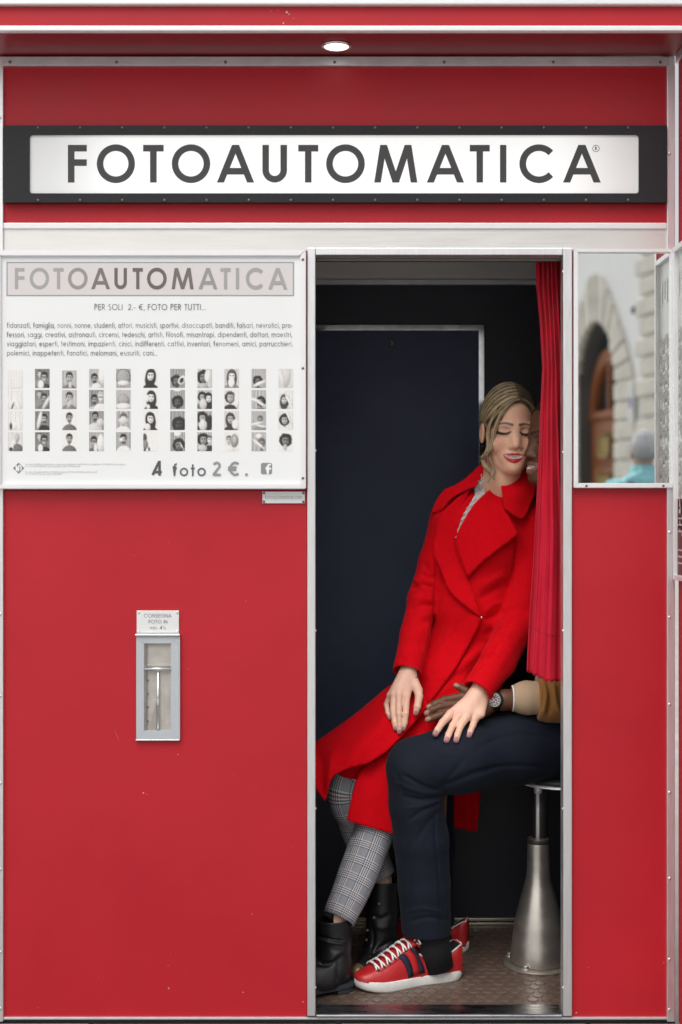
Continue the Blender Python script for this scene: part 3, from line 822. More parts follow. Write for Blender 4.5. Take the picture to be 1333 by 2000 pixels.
bm = bmesh.new(); a, b = P(282.2, 1426.5, -.006), P(287, 1258, -.006); add_box(bm, (a.x, -.0075, a.z), (b.x, -.0016, b.z), .0005)
from_bm('photo_strip_guide', bm, mat('guide_metal', (.30, .28, .26), .4, .7, var=.3, vscale=60), ds)
bm = bmesh.new(); a, b = P(281.5, 1302, -.006), P(334.5, 1297, -.006); add_box(bm, (a.x, -.004, a.z), (b.x, -.0017, b.z), .0005); from_bm('ledge', bm, beige, ds)
bm = bmesh.new(); cyl(bm, P(281.5, 1306.5, -.009), P(334.5, 1306.5, -.009), .0036, n=14); from_bm('cross_bar', bm, M['chrome'], ds, True)
bm = bmesh.new(); cyl(bm, P(309.2, 1425, -.006), P(309.2, 1309, -.006), .0036, n=14); from_bm('holder_rod', bm, M['chrome'], ds, True)
screws('rivet', [(P(289, y, -.007).x, P(289, y, -.007).z, -.0042) for y in (1329, 1355, 1381, 1409)], ds, M['screw'], .0022)

# ---------------------------------------------------------------- mirror
mi = empty('wall_mirror', P(1217, 722, -.01), 'tall framed mirror right of the doorway reflecting the street', 'mirror')
bm = bmesh.new(); frame_bm(bm, 1121.5, 486, 1318.5, 953, 8.5, 7, 8, 9.5, -.020, -.0015, .0015)
mf = from_bm('mirror_frame', bm, M['white_metal'], mi)
screws('screw', [(P(x, 949, -.02).x, P(x, 949, -.02).z, -.0202) for x in (1146, 1296)], mf, M['screw'], .0032)
a, b = P(1126, 948, -.010), P(1314, 488, -.010)
box('mirror_glass', (a.x, -.0105, a.z), (b.x, -.003, b.z), M['mirror'], mi, 0)

# ---------------------------------------------------------------- framed poster on the wing
wp = empty('side_poster', (WX - .01, -.11, 1.3), 'narrow framed photo strip poster on the red side wing', 'poster')
zt, zb = zpx(487), zpx(1131)
y0_, y1_ = -.205, -.0215
x_ = WX - .013
bm = bmesh.new()
def wbar(ya, yb, za, zb_): add_box(bm, (x_, ya, za), (WX + .003, yb, zb_), .0012)
wbar(y0_, y0_ + .012, zb, zt); wbar(y1_ - .010, y1_, zb, zt); wbar(y0_ + .0125, y1_ - .0105, zt - .013, zt); wbar(y0_ + .0125, y1_ - .0105, zb, zb + .012)
from_bm('poster_frame', bm, M['white_metal'], wp)
xs = WX - .003
def wing_print(name, polys, parent):
    V, F, C = [], [], []
    for k_, (pts, c) in enumerate(polys):
        b0 = len(V)
        for (y, z) in pts: V.append((xs - .0006 - .00004 * k_, y, z)); C.append(c)
        F.append(tuple(range(b0, b0 + len(pts))))
    return from_np(name, np.array(V), F, M['print'], parent, smooth=False, col=np.array(C))
ws = box('poster_sheet', (xs, y0_ + .01, zb + .01), (xs + .003, y1_ - .008, zt - .01), mat('grey_green_poster_paper', (.56, .57, .53), .25, var=.05, vscale=6), wp, 0)
zr = zpx(975)
pol = [([(y0_ + .0125, zb + .0125), (y1_ - .0105, zb + .0125), (y1_ - .0105, zr), (y0_ + .0125, zr)], (.12, .022, .018))]
for q in range(6):
    z_ = zb + .04 + q * .016 + (.03 if q > 2 else 0)
    pol.append(([(y0_ + .03, z_), (y1_ - .018, z_), (y1_ - .018, z_ + .004), (y0_ + .03, z_ + .004)], (.6, .5, .46)))
pol.append(([(y1_ - .045, zb + .17), (y1_ - .04, zb + .17), (y1_ - .02, zb + .23), (y1_ - .026, zb + .235)], (.7, .55, .5)))
for q in range(5):
    ya = y1_ - .03 - q * .028
    pol.append(([(ya, zt - .12 + .012 * (q % 2)), (ya + .010, zt - .12 + .012 * (q % 2)), (ya + .010, zt - .06), (ya, zt - .06)], (.68, .69, .66)))
wing_print('lettering', pol, ws)['kind'] = 'stuff'
for cidx in range(5):
    for r_ in range(13):
        ya = y0_ + .020 + cidx * .0295; z_ = zt - .20 - r_ * .0455 - (.012 if r_ > 5 else 0) - (.01 if cidx % 2 else 0)
        if z_ - .04 < zr - .12: continue
        g = rnd.uniform(.36, .50)  # picture tones raised, glare on the poster put into the print colour
        pp = [([(ya, z_ - .038), (ya + .025, z_ - .038), (ya + .025, z_), (ya, z_)], (g, g * .98, g * .9))]
        cy_, cz_ = ya + .0125 + rnd.uniform(-.003, .003), z_ - .016
        body = rnd.choice((.16, .6, .25))
        pp.append(([(ya + .002, z_ - .038), (ya + .006, z_ - .028), (ya + .019, z_ - .028), (ya + .023, z_ - .038)], (body,) * 3))
        pp.append(([(cy_ + .0065 * math.cos(t), cz_ + .009 * math.sin(t)) for t in np.linspace(0, 5.6, 9)], (.17, .16, .15)))
        pp.append(([(cy_ + .0042 * math.cos(t), cz_ - .001 + .0065 * math.sin(t)) for t in np.linspace(0, 5.6, 9)], (.6, .56, .5)))
        wing_print('photo_print', pp, ws)

# ---------------------------------------------------------------- across the street (seen in the mirror)
TH = math.radians(-75)
D0 = Vector((3.277, 17.75 - 2 * CAM_D - .01))           # virtual depth from the camera 17.75 -> behind the mirror plane
def Fp(u, z, out=0.):
    """point on the palazzo front: u along it, z up, out = proud of it (towards the street)"""
    tx, ty = math.cos(TH), math.sin(TH); nx, ny = math.sin(TH), -math.cos(TH)
    X, Y = 3.277 + tx * u + nx * out, 17.75 - CAM_D + ty * u + ny * out
    return Vector((X, -Y - .021, z))
def fbox(bm, u0, u1, za, zb_, o0, o1, bev=.012):
    r = bmesh.ops.create_cube(bm, size=1)
    for v in r['verts']:
        u = u0 if v.co.x < 0 else u1; z = za if v.co.z < 0 else zb_; o = o0 if v.co.y < 0 else o1
        v.co = Fp(u, z, o)
    if bev: bmesh.ops.bevel(bm, geom=list({e for v in r['verts'] for e in v.link_edges}), offset=bev, segments=1, affect='EDGES')
pal = empty('stone_palazzo', Fp(0, 0), 'pale palazzo with rusticated arched wooden doorway across the street', 'building')
DU, DW, DSP = -.17, .56, 2.85       # door centre, half width, springing
bm = bmesh.new()
HB = 9.5
fbox(bm, -14, DU - DW, 0, HB, -4.0, 0, 0); fbox(bm, DU + DW, 1.55, 0, HB, -4.0, 0, 0); fbox(bm, DU - DW, DU + DW, DSP + DW * 1.5, HB, -4.0, 0, 0)
from_bm('wall', bm, M['plaster'], pal)
bm = bmesh.new(); fbox(bm, DU - DW - .02, DU + DW + .02, 0, DSP + DW * 1.6, -4.0, -.245, 0); from_bm('door_recess', bm, M['glass_dark'], pal)
dr = None
bm = bmesh.new(); fbox(bm, DU - DW + .03, DU + DW - .03, 0, DSP - .35, -.24, -.16, .01); dr = from_bm('door', bm, M['wood'], pal)
for za, zb_ in ((.15, .95), (1.1, 1.85), (1.95, 2.42)):
    bm = bmesh.new(); fbox(bm, DU - DW + .14, DU + DW - .14, za, zb_, -.158, -.13, .02); from_bm('door_panel', bm, M['wood'], dr)
bm = bmesh.new(); fbox(bm, DU - .2, DU + .2, 1.35, 1.75, -.128, -.10, .05); fbox(bm, DU - .17, DU + .17, 1.95, 2.25, -.128, -.10, .05); from_bm('door_ornament', bm, mat('gilt_ornament', (.35, .26, .10), .5, .5), dr)
bm = bmesh.new(); fbox(bm, DU - .04, DU + .04, 1.05, 1.25, -.128, -.06, .02); from_bm('door_knocker', bm, M['iron'], dr)
bm = bmesh.new(); fbox(bm, DU - DW, DU - DW + .012, 0, DSP + .1, -.24, -.004, 0); fbox(bm, DU + DW - .012, DU + DW, 0, DSP + .1, -.24, -.004, 0); from_bm('reveal_shade', bm, M['shaded_stone'], pal)  # added sheets on the reveal, its shade painted as a dark colour
# fanlight
bm = bmesh.new()
def arch_prism(bm, r0x, r0z, r1x, r1z, o0, o1, a0, a1, n, zc_):
    ring = []
    for i in range(n + 1):
        t = math.radians(a0 + (a1 - a0) * i / n)
        ring.append([bm.verts.new(Fp(DU + rx * math.cos(t), zc_ + rz * math.sin(t), o)) for rx, rz, o in ((r0x, r0z, o0), (r1x, r1z, o0), (r1x, r1z, o1), (r0x, r0z, o1))])
    for a_, b_ in zip(ring, ring[1:]):
        for q in range(4): bm.faces.new((a_[q], a_[(q + 1) % 4], b_[(q + 1) % 4], b_[q]))
    bm.faces.new(ring[0]); bm.faces.new(ring[-1][::-1])
arch_prism(bm, DW * .72, DW * 1.15, DW * .98, DW * 1.46, -.23, -.14, 0, 180, 20, DSP - .34)
fbox(bm, DU - .03, DU + .03, DSP - .34, DSP + .36, -.22, -.15, .005); fbox(bm, DU - DW * .95, DU + DW * .95, DSP - .40, DSP - .30, -.22, -.12, .01)
from_bm('fanlight_frame', bm, M['wood'], pal)
# wall round the arch, above the springing, then the stones themselves
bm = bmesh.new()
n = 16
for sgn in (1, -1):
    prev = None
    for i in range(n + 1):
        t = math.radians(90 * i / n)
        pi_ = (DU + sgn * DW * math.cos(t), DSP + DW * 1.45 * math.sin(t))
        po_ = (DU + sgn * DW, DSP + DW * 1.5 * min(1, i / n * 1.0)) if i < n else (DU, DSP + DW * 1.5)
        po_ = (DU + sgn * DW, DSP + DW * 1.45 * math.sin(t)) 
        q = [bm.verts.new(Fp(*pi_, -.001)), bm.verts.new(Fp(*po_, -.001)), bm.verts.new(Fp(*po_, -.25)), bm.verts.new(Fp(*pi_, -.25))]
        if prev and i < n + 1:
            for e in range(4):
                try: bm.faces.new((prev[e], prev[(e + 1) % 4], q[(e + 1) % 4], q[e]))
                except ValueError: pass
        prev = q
from_bm('arch_spandrel', bm, M['shaded_stone'], pal)  # underside of the arch gets the same painted shade
def extr(t):     # pointed outer line of the arch stones
    a = abs(math.cos(t)); s = math.sin(t)
    return (.98 + .05 * s, 0) if s < 0 else None
NV = 15
for i in range(NV):
    t0, t1 = math.radians(180 * i / NV + .7), math.radians(180 * (i + 1) / NV - .7)
    bm = bmesh.new(); ring = []
    for t in (t0, (t0 + t1) / 2, t1):
        c, s = math.cos(t), math.sin(t)
        ox = 1.05 * c * (1 - .32 * s); oz = 1.0 * abs(s) * (1 + .26 * s ** 3)
        ring.append([bm.verts.new(Fp(DU + x, DSP + z, o)) for x, z, o in ((DW * c, DW * 1.45 * s, -.05), (ox, oz + .16 * s, -.05), (ox, oz + .16 * s, .05 + .01 * (i % 3)), (DW * c, DW * 1.45 * s, .05 + .01 * (i % 3)))])
    for a_, b_ in zip(ring, ring[1:]):
        for q in range(4): bm.faces.new((a_[q], a_[(q + 1) % 4], b_[(q + 1) % 4], b_[q]))
    bm.faces.new(ring[0]); bm.faces.new(ring[-1][::-1])
    bmesh.ops.bevel(bm, geom=list(bm.edges), offset=.012, segments=1, affect='EDGES')
    from_bm('arch_stone', bm, M['stone'], pal)
for k_ in range(12):
    z_ = k_ * .237 + .004
    for ua, ub in ((DU - DW - .46 - .1 * (k_ % 2), DU - DW), (DU + DW, DU + DW + .46 + .1 * (k_ % 2))):
        bm = bmesh.new(); fbox(bm, ua, ub, z_, z_ + .215, -.02, .05 + rnd.uniform(0, .012), .02); from_bm('jamb_stone', bm, M['stone'], pal)
for k_ in range(32):
    z_ = k_ * .237 + .004
    bm = bmesh.new(); fbox(bm, 1.08 - .1 * (k_ % 2), 1.60, z_, z_ + .205, -.4, .06 + rnd.uniform(0, .012), .025); from_bm('corner_stone', bm, M['stone'], pal)
bm = bmesh.new(); fbox(bm, .84, .96, 2.30, 2.78, .062, .075, .004); from_bm('notice', bm, M['plate'], pal)
bm = bmesh.new(); fbox(bm, .87, .92, 2.50, 2.62, .0755, .079, .004); from_bm('notice_mark', bm, mat('blue_notice', (.22, .16, .45), .5), pal)
bm = bmesh.new(); fbox(bm, .86, .93, 3.62, 3.70, .005, .05, .008); from_bm('wall_lantern', bm, M['iron'], pal)
# ---------------------------------------------------------------- curtain
def build_curtain():
    nu, nv = 90, 120
    V = []; C = []; UV = []
    lx = [(500, 1046.5), (560, 1047.5), (640, 1055), (720, 1059.5), (800, 1056), (900, 1052), (1000, 1047), (1100, 1042), (1200, 1035), (1300, 1030), (1330, 1029.5)]
    rx = [(500, 1098.5), (700, 1097.5), (900, 1096.5), (1000, 1096), (1100, 1098), (1330, 1101)]
    ys = [a for a, _ in lx]
    for j in range(nv + 1):
        t = j / nv
        for i in range(nu + 1):
            u = i / nu
            yb = 1311 + 20 * min(1, u / .55) + 1.5 * math.sin(u * 40)     # hem sinks to the right
            py = 499 + t * (yb - 499)
            x0 = np.interp(py, ys, [b for _, b in lx]); x1 = np.interp(py, [a for a, _ in rx], [b for _, b in rx])
            tt = max(0., min(1., (py - 520) / 500))
            # many narrow pleats at the top opening to a few wide soft folds
            nf = 6.0
            amp = .009 + .006 * (1 - tt) + .004 * tt
            ph = 2 * math.pi * ((nf - 2.2 * tt) * u ** (1 - .12 * tt)) + .7 * math.sin(t * 5 + u * 3) + .55 * math.sin(u * 11 + 1.7 * t)
            w_ = math.sin(ph) * .75 + .25 * math.sin(2 * ph + 1.2 + t * 3)
            flat = math.exp(-((u - .50) / .36) ** 2) * tt                    # broad flat face low down
            d = .078 + amp * w_ * (1 - .90 * flat) + .02 * (u - .5) ** 2 * 2 - .006 * flat
            d += .0022 * math.sin(37 * t + 6 * u) * (1 - tt * .6)
            xx = x0 + (x1 - x0) * (u + .016 * math.sin(ph * 2) * (1 - flat))
            if 1225 < py < 1232 : d += .0012
            p = P(xx, py, d)
            V.append(tuple(p)); 
    F = []
    for j in range(nv):
        for i in range(nu):
            a = j * (nu + 1) + i
            F.append((a, a + 1, a + nu + 2, a + nu + 1))
    cu = empty('curtain', P(1072, 500, .078), 'red pleated curtain drawn to the right side of the doorway', 'curtain')
    o = from_np('curtain_cloth', np.array(V), F, M['curtain'], cu)
    mod = o.modifiers.new('thick', 'SOLIDIFY'); mod.thickness = .002; mod.offset = 0
    # hem stitching
    pts = [V[int(.895 * nv) * (nu + 1) + i] for i in range(0, nu + 1, 2)]
    v, f = tube_np(np.array(pts) + np.array([0, -.0014, 0]), .0008, 5)
    from_np('hem_seam', v, f, mat('dark_red_thread', (.25, .008, .02), .8), cu)
    bm = bmesh.new()
    for x in (1052, 1064, 1076, 1088):
        c = P(x, 506, .066); cyl(bm, c + Vector((0, -.004, 0)), c + Vector((0, .02, 0)), .004, n=10)
    from_bm('curtain_glider', bm, M['screw'], cu, True)
build_curtain()
# ---------------------------------------------------------------- stool
def build_stool():
    c = P(1052, 1892, .40); c.z = 0
    t = empty('stool', c, 'round metal photo booth stool on a flared steel pedestal', 'stool')
    S = M['steel']
    bm = bmesh.new(); lathe(bm, [(.098, .0005), (.098, .006), (.094, .009), (.05, .010)], c, 40); from_bm('floor_flange', bm, M['flange'], t, True)
    k = pxs(.40)
    zz = lambda py: CAM_Z + (1000 - py) * k
    prof = [(.078, .0095), (.0795, .02), (.077, .04), (.074, .06), (.066, zz(1800)), (.056, zz(1770)), (.045, zz(1742)), (.0345, zz(1715)), (.0315, zz(1695)), (.0305, zz(1650)), (.0305, zz(1638)), (.029, zz(1636)), (.018, zz(1636.5))]
    bm = bmesh.new(); lathe(bm, prof, c, 48); from_bm('pedestal', bm, S, t, True)
    bm = bmesh.new(); lathe(bm, [(.0305, zz(1637)), (.0318, zz(1639)), (.0318, zz(1644)), (.0306, zz(1646))], c, 40); from_bm('collar', bm, M['iron'], t, True)
    bm = bmesh.new(); lathe(bm, [(.0085, zz(1640)), (.0085, zz(1548))], c, 20); lathe(bm, [(.0115, zz(1549)), (.0115, zz(1533))], c, 20); from_bm('screw_spindle', bm, M['white_metal'], t, True)
    bm = bmesh.new(); lathe(bm, [(.021, zz(1638)), (.021, zz(1545))], c + Vector((.006, .012, 0)), 20); from_bm('spindle_guard', bm, M['iron'], t, True)
    sc = c + Vector((.075, 0, 0))
    bm = bmesh.new(); lathe(bm, [(.02, zz(1531)), (.11, zz(1529)), (.133, zz(1526)), (.135, zz(1525)), (.132, zz(1522.5)), (.06, zz(1520))], sc, 48); from_bm('seat_plate', bm, M['white_metal'], t, True)
    bm = bmesh.new(); lathe(bm, [(.12, zz(1522)), (.128, zz(1519)), (.128, zz(1514)), (.11, zz(1510)), (.02, zz(1509))], sc, 48); from_bm('seat_pad', bm, M['black'], t, True)
    for a in (60, 150, 240, 330):
        p = c + Vector((.088 * math.cos(math.radians(a - 2)), .088 * math.sin(math.radians(a - 2)), .009))
        bm = bmesh.new(); lathe(bm, [(.010, 0), (.010, .003), (.0065, .0035), (.0062, .011), (.003, .0125)], p, 6); from_bm('anchor_bolt', bm, M['rivet'], t)
build_stool()
# ---------------------------------------------------------------- signed distance modelling: one smooth surface per figure
class Sdf:
    def __init__(self): self.ops = []
    def add(self, fn, k=.01, sub=False): self.ops.append((fn, k, sub)); return self
    def ell(self, c, r, k=.01, rot=None, sub=False):
        c, r = np.array(c, float), np.broadcast_to(np.array(r, float), (3,))
        R = np.array(rot) if rot is not None else None
        def fn(p):
            q = p - c
            if R is not None: q = q @ R
            k0 = np.linalg.norm(q / r, axis=-1); k1 = np.linalg.norm(q / (r * r), axis=-1)
            return k0 * (k0 - 1) / np.maximum(k1, 1e-9)
        return self.add(fn, k, sub)
    def cone(self, a, b, ra, rb=None, k=.01, sub=False, flat=None):
        a, b = np.array(a, float), np.array(b, float); rb = ra if rb is None else rb
        ab = b - a; L2 = max(1e-12, ab @ ab)
        fv = None
        if flat is not None:
            fd, fs = np.array(flat[0], float), flat[1]; fv = fd / np.linalg.norm(fd)
        def fn(p):
            q = p - a
            t = np.clip((q @ ab) / L2, 0, 1)
            d = q - t[..., None] * ab
            if fv is not None:
                c = d @ fv
                d = d + (c * (1 / fs - 1))[..., None] * fv
                return (np.linalg.norm(d, axis=-1) - (ra + (rb - ra) * t)) * min(1, fs * 1.2)
            return np.linalg.norm(d, axis=-1) - (ra + (rb - ra) * t)
        return self.add(fn, k, sub)
    def chain(self, pts, rads, k=.01, k0=None, sub=False, flat=None):
        for i in range(len(pts) - 1):
            self.cone(pts[i], pts[i + 1], rads[i], rads[i + 1], (k0 if (i == 0 and k0 is not None) else k), sub, flat)
        return self
    def eval(self, p):
        d = None
        for fn, k, sub in self.ops:
            e = fn(p)
            if d is None: d = e
            elif sub:
                h = np.clip(.5 - .5 * (d + e) / k, 0, 1); d = d + (-e - d) * h + k * h * (1 - h)
            else:
                h = np.clip(.5 + .5 * (e - d) / k, 0, 1); d = e + (d - e) * h - k * h * (1 - h)
        return d
    def mesh(self, lo, hi, res, nb=8):
        lo, hi = np.array(lo, float), np.array(hi, float)
        nblk = np.ceil((hi - lo) / (res * nb)).astype(int)
        gi = np.stack(np.meshgrid(*[np.arange(n) for n in nblk], indexing='ij'), -1).reshape(-1, 3)
        ctr = lo + (gi + .5) * res * nb
        R = res * nb * .5 * math.sqrt(3)
        dc = [fn(ctr) for fn, k, s in self.ops]
        D = None
        for (fn, k, sub), e in zip(self.ops, dc):
            if D is None: D = e
            elif sub:
                h = np.clip(.5 - .5 * (D + e) / k, 0, 1); D = D + (-e - D) * h + k * h * (1 - h)
            else:
                h = np.clip(.5 + .5 * (e - D) / k, 0, 1); D = e + (D - e) * h - k * h * (1 - h)
        keep = np.abs(D) < R * 1.7 + .004
        gi, ctr, D = gi[keep], ctr[keep], D[keep]
        m = nb + 1
        lg = np.stack(np.meshgrid(*[np.arange(m)] * 3, indexing='ij'), -1).reshape(-1, 3)
        pts = lo + (gi[:, None, :] * nb + lg[None]) * res
        F = np.full(pts.shape[:2], 1e3)
        first = True
        for (fn, k, sub), e in zip(self.ops, dc):
            e = e[keep]
            sel = (e < np.abs(D) + 2.6 * R + k) if not sub else (e < 2.0 * R + k)
            if not sel.any(): continue
            v = fn(pts[sel].reshape(-1, 3)).reshape(-1, m ** 3); d = F[sel]
            if sub:
                h = np.clip(.5 - .5 * (d + v) / k, 0, 1); d = d + (-v - d) * h + k * h * (1 - h)
            else:
                h = np.clip(.5 + .5 * (v - d) / k, 0, 1); d = v + (d - v) * h - k * h * (1 - h)
            F[sel] = d
        G = F.reshape(-1, m, m, m)
        # naive surface nets
        NX = (nblk * nb + 2).astype(np.int64)
        key = lambda c: (c[..., 0] * NX[1] + c[..., 1]) * NX[2] + c[..., 2]
        S = G < 0
        acc = np.zeros(G.shape[:1] + (nb, nb, nb, 3)); cnt = np.zeros(G.shape[:1] + (nb, nb, nb))
        def cs(dx, dy, dz): return (slice(None), slice(dx, dx + nb), slice(dy, dy + nb), slice(dz, dz + nb))
        for ax in range(3):
            o = [a for a in range(3) if a != ax]
            for u in (0, 1):
                for w in (0, 1):
                    a = [0, 0, 0]; a[o[0]] = u; a[o[1]] = w
                    b = list(a); b[ax] = 1
                    ga, gb = G[cs(*a)], G[cs(*b)]
                    x = (ga < 0) != (gb < 0)
                    den = np.where(x, ga - gb, 1.0)
                    t = np.where(x, ga / den, 0)
                    for q in range(3):
                        acc[..., q] += np.where(x, a[q] + (t if q == ax else 0), 0)
                    cnt += x
        act = cnt > 0
        bi, ci, cj, ck = np.nonzero(act)
        cell = gi[bi] * nb + np.stack([ci, cj, ck], 1)
        V = lo + (gi[bi] * nb + np.stack([ci, cj, ck], 1) + acc[act] / cnt[act][:, None]) * res
        kk = key(cell.astype(np.int64)); od = np.argsort(kk); ks = kk[od]
        quads = []
        for ax in range(3):
            o = [(ax + 1) % 3, (ax + 2) % 3]
            a = cs(0, 0, 0); b = [0, 0, 0]; b[ax] = 1
            sa, sb = S[a], S[cs(*b)]
            x = sa != sb
            qi = np.nonzero(x)
            c0 = (gi[qi[0]] * nb + np.stack(qi[1:], 1)).astype(np.int64)
            e1 = np.zeros(3, np.int64); e1[o[0]] = 1; e2 = np.zeros(3, np.int64); e2[o[1]] = 1
            idx = []; ok = np.ones(len(c0), bool)
            for c in (c0 - e1 - e2, c0 - e2, c0, c0 - e1):
                kq = key(c); p = np.clip(np.searchsorted(ks, kq), 0, len(ks) - 1); ok &= ks[p] == kq; idx.append(od[p])
            q = np.stack(idx, 1); fl = ~sa[qi]
            q[fl] = q[fl][:, ::-1]
            quads.append(q[ok])
        Q = np.concatenate(quads)
        return V, Q

def smooth(V, Q, it=2, lam=.5):
    n = len(V)
    E = np.concatenate([Q[:, [0, 1]], Q[:, [1, 2]], Q[:, [2, 3]], Q[:, [3, 0]]])
    E = np.unique(np.sort(E, 1), axis=0)
    deg = np.bincount(E.ravel(), minlength=n)[:, None].clip(1)
    for i in range(it):
        for l in (lam, -lam * 1.03):
            s = np.zeros_like(V)
            for a in range(3):
                s[:, a] = np.bincount(E[:, 0], V[E[:, 1], a], n) + np.bincount(E[:, 1], V[E[:, 0], a], n)
            V = V + l * (s / deg - V)
    return V

def normals(V, Q):
    nrm = np.cross(V[Q[:, 2]] - V[Q[:, 0]], V[Q[:, 3]] - V[Q[:, 1]])
    N = np.zeros_like(V)
    for i in range(4):
        for a in range(3): N[:, a] += np.bincount(Q[:, i], nrm[:, a], len(V))
    return N / (np.linalg.norm(N, axis=1)[:, None] + 1e-12)

def segdist(p, pts):
    """distance of 2D points p to a polyline, parameter along it, signed side (left of travel positive)"""
    pts = np.asarray(pts, float); best = np.full(len(p), 1e9); tt = np.zeros(len(p)); side = np.zeros(len(p))
    L = np.r_[0, np.cumsum(np.linalg.norm(np.diff(pts, axis=0), axis=1))]
    for i in range(len(pts) - 1):
        a, b = pts[i], pts[i + 1]; ab = b - a
        t = np.clip(((p - a) @ ab) / (ab @ ab), 0, 1)
        d = p - a - t[:, None] * ab; dd = np.linalg.norm(d, axis=1)
        m = dd < best
        best[m] = dd[m]; tt[m] = (L[i] + t[m] * (L[i + 1] - L[i])) / L[-1]
        side[m] = np.sign(ab[0] * d[m, 1] - ab[1] * d[m, 0])
    return best, tt, side

def crease(V, N, pts, width, amt, one_side=0, facing=True):
    """press (amt<0) or raise (amt>0) a fold along a line given in photo pixels on the surfaces that face the camera"""
    pp = proj(V)
    d, t, s = segdist(pp, spline(pts, 6))
    w = np.exp(-(d / width) ** 2) * np.clip(np.minimum(t, 1 - t) * 5 + .15, 0, 1)
    if one_side: w = np.where(s * one_side > 0, w, np.exp(-(d / (width * .35)) ** 2) * np.clip(np.minimum(t, 1 - t) * 5 + .15, 0, 1))
    if facing: w = w * np.clip(-N[:, 1] * 2 + .3, 0, 1)
    return V + N * (amt * w)[:, None]

def noise3(p, seed=0):
    """cheap smooth value noise from a few sines"""
    r = np.random.default_rng(seed); o = np.zeros(len(p))
    for i in range(7):
        k = r.normal(size=3); k /= np.linalg.norm(k); o += np.sin(p @ k * r.uniform(.6, 1.6) * 6.28 + r.uniform(0, 6.28))
    return o / 7

def rbf(ctrl):
    """smooth depth through (px, py, depth) control points"""
    c = np.array(ctrl, float); X = c[:, :2] / 100.
    def phi(r): return np.where(r > 1e-9, r * r * np.log(r + 1e-12), 0)
    n = len(X); A = np.zeros((n + 3, n + 3))
    A[:n, :n] = phi(np.linalg.norm(X[:, None] - X[None], axis=-1)) + np.eye(n) * 1e-4
    A[:n, n] = 1; A[:n, n + 1:] = X; A[n, :n] = 1; A[n + 1:, :n] = X.T
    w = np.linalg.solve(A, np.r_[c[:, 2], 0, 0, 0])
    def f(p):
        p = np.asarray(p, float) / 100.
        return phi(np.linalg.norm(p[:, None] - X[None], axis=-1)) @ w[:n] + w[n] + p @ w[n + 1:]
    return f

def sheet2d(outline, step, closed=True):
    """triangulated polygon in photo pixels with inner points"""
    o = np.array(outline, float)
    pts = []
    for a, b in zip(o, np.roll(o, -1, 0)):
        n = max(1, int(np.linalg.norm(b - a) / step))
        for i in range(n): pts.append(a + (b - a) * i / n)
    bd = np.array(pts); nb = len(bd)
    x0, y0 = bd.min(0); x1, y1 = bd.max(0)
    g = []
    j = 0
    y = y0
    while y < y1:
        x = x0 + (step / 2 if j % 2 else 0)
        while x < x1:
            g.append((x, y)); x += step
        y += step * .87; j += 1
    g = np.array(g)
    inside = np.zeros(len(g), bool)
    for a, b in zip(bd, np.roll(bd, -1, 0)):
        c = (a[1] > g[:, 1]) != (b[1] > g[:, 1])
        with np.errstate(divide='ignore', invalid='ignore'):
            xx = (b[0] - a[0]) * (g[:, 1] - a[1]) / (b[1] - a[1]) + a[0]
        inside ^= c & (g[:, 0] < xx)
    dist, _, _ = segdist(g, np.vstack([bd, bd[:1]]))
    g = g[inside & (dist > step * .55)]
    allp = [Vector(p) for p in np.vstack([bd, g])]
    v, e, f, *_ = delaunay_2d_cdt(allp, [(i, (i + 1) % nb) for i in range(nb)], [list(range(nb))], 1, 1e-4)
    return np.array([tuple(q) for q in v]), [tuple(q) for q in f], bd

def cloth(name, outline, depth, m, parent, step=5, thick=.003, off=None, relax=0, bulge=None):
    """a cloth piece with real thickness; depth(px points) -> metres"""
    p, f, bd = sheet2d(outline, step)
    d = depth(p)
    if relax:
        E = np.array([(a, b) for t in f for a, b in zip(t, t[1:] + t[:1])]); n = len(p)
        for _ in range(relax):
            s = np.bincount(E[:, 0], d[E[:, 1]], n) + np.bincount(E[:, 1], d[E[:, 0]], n)
            c = np.bincount(E[:, 0], minlength=n) + np.bincount(E[:, 1], minlength=n)
            d = s / np.maximum(c, 1)
    if off is not None:
        dist, t, _ = segdist(p, np.vstack([bd, bd[:1]]))
        d = d + off(p, dist)
    V = np.array([tuple(P(x, y, dd)) for (x, y), dd in zip(p, d)])
    # faces must look to the camera
    a = V[[t[0] for t in f]]; b = V[[t[1] for t in f]]; c = V[[t[2] for t in f]]
    ny = np.cross(b - a, c - a)[:, 1]
    f = [t if q < 0 else t[::-1] for t, q in zip(f, ny)]
    o = from_np(name, V, f, m, parent)
    md = o.modifiers.new('thick', 'SOLIDIFY'); md.thickness = thick; md.offset = -1; md.use_rim = True
    return o

def caster(V, Q):
    t = BVHTree.FromPolygons([tuple(v) for v in V], [tuple(int(i) for i in q) for q in Q])
    cp = Vector((0, -CAM_D, CAM_Z))
    def f(p):
        out = []
        for x, y in p:
            dr_ = (P(x, y, 0) - cp).normalized()
            h = t.ray_cast(cp, dr_)
            if h[0] is None:
                # nearest surface point along the same line of sight
                q = P(x, y, .38); h = t.find_nearest(q)
            out.append(h[0].y)
        return np.array(out)
    return f
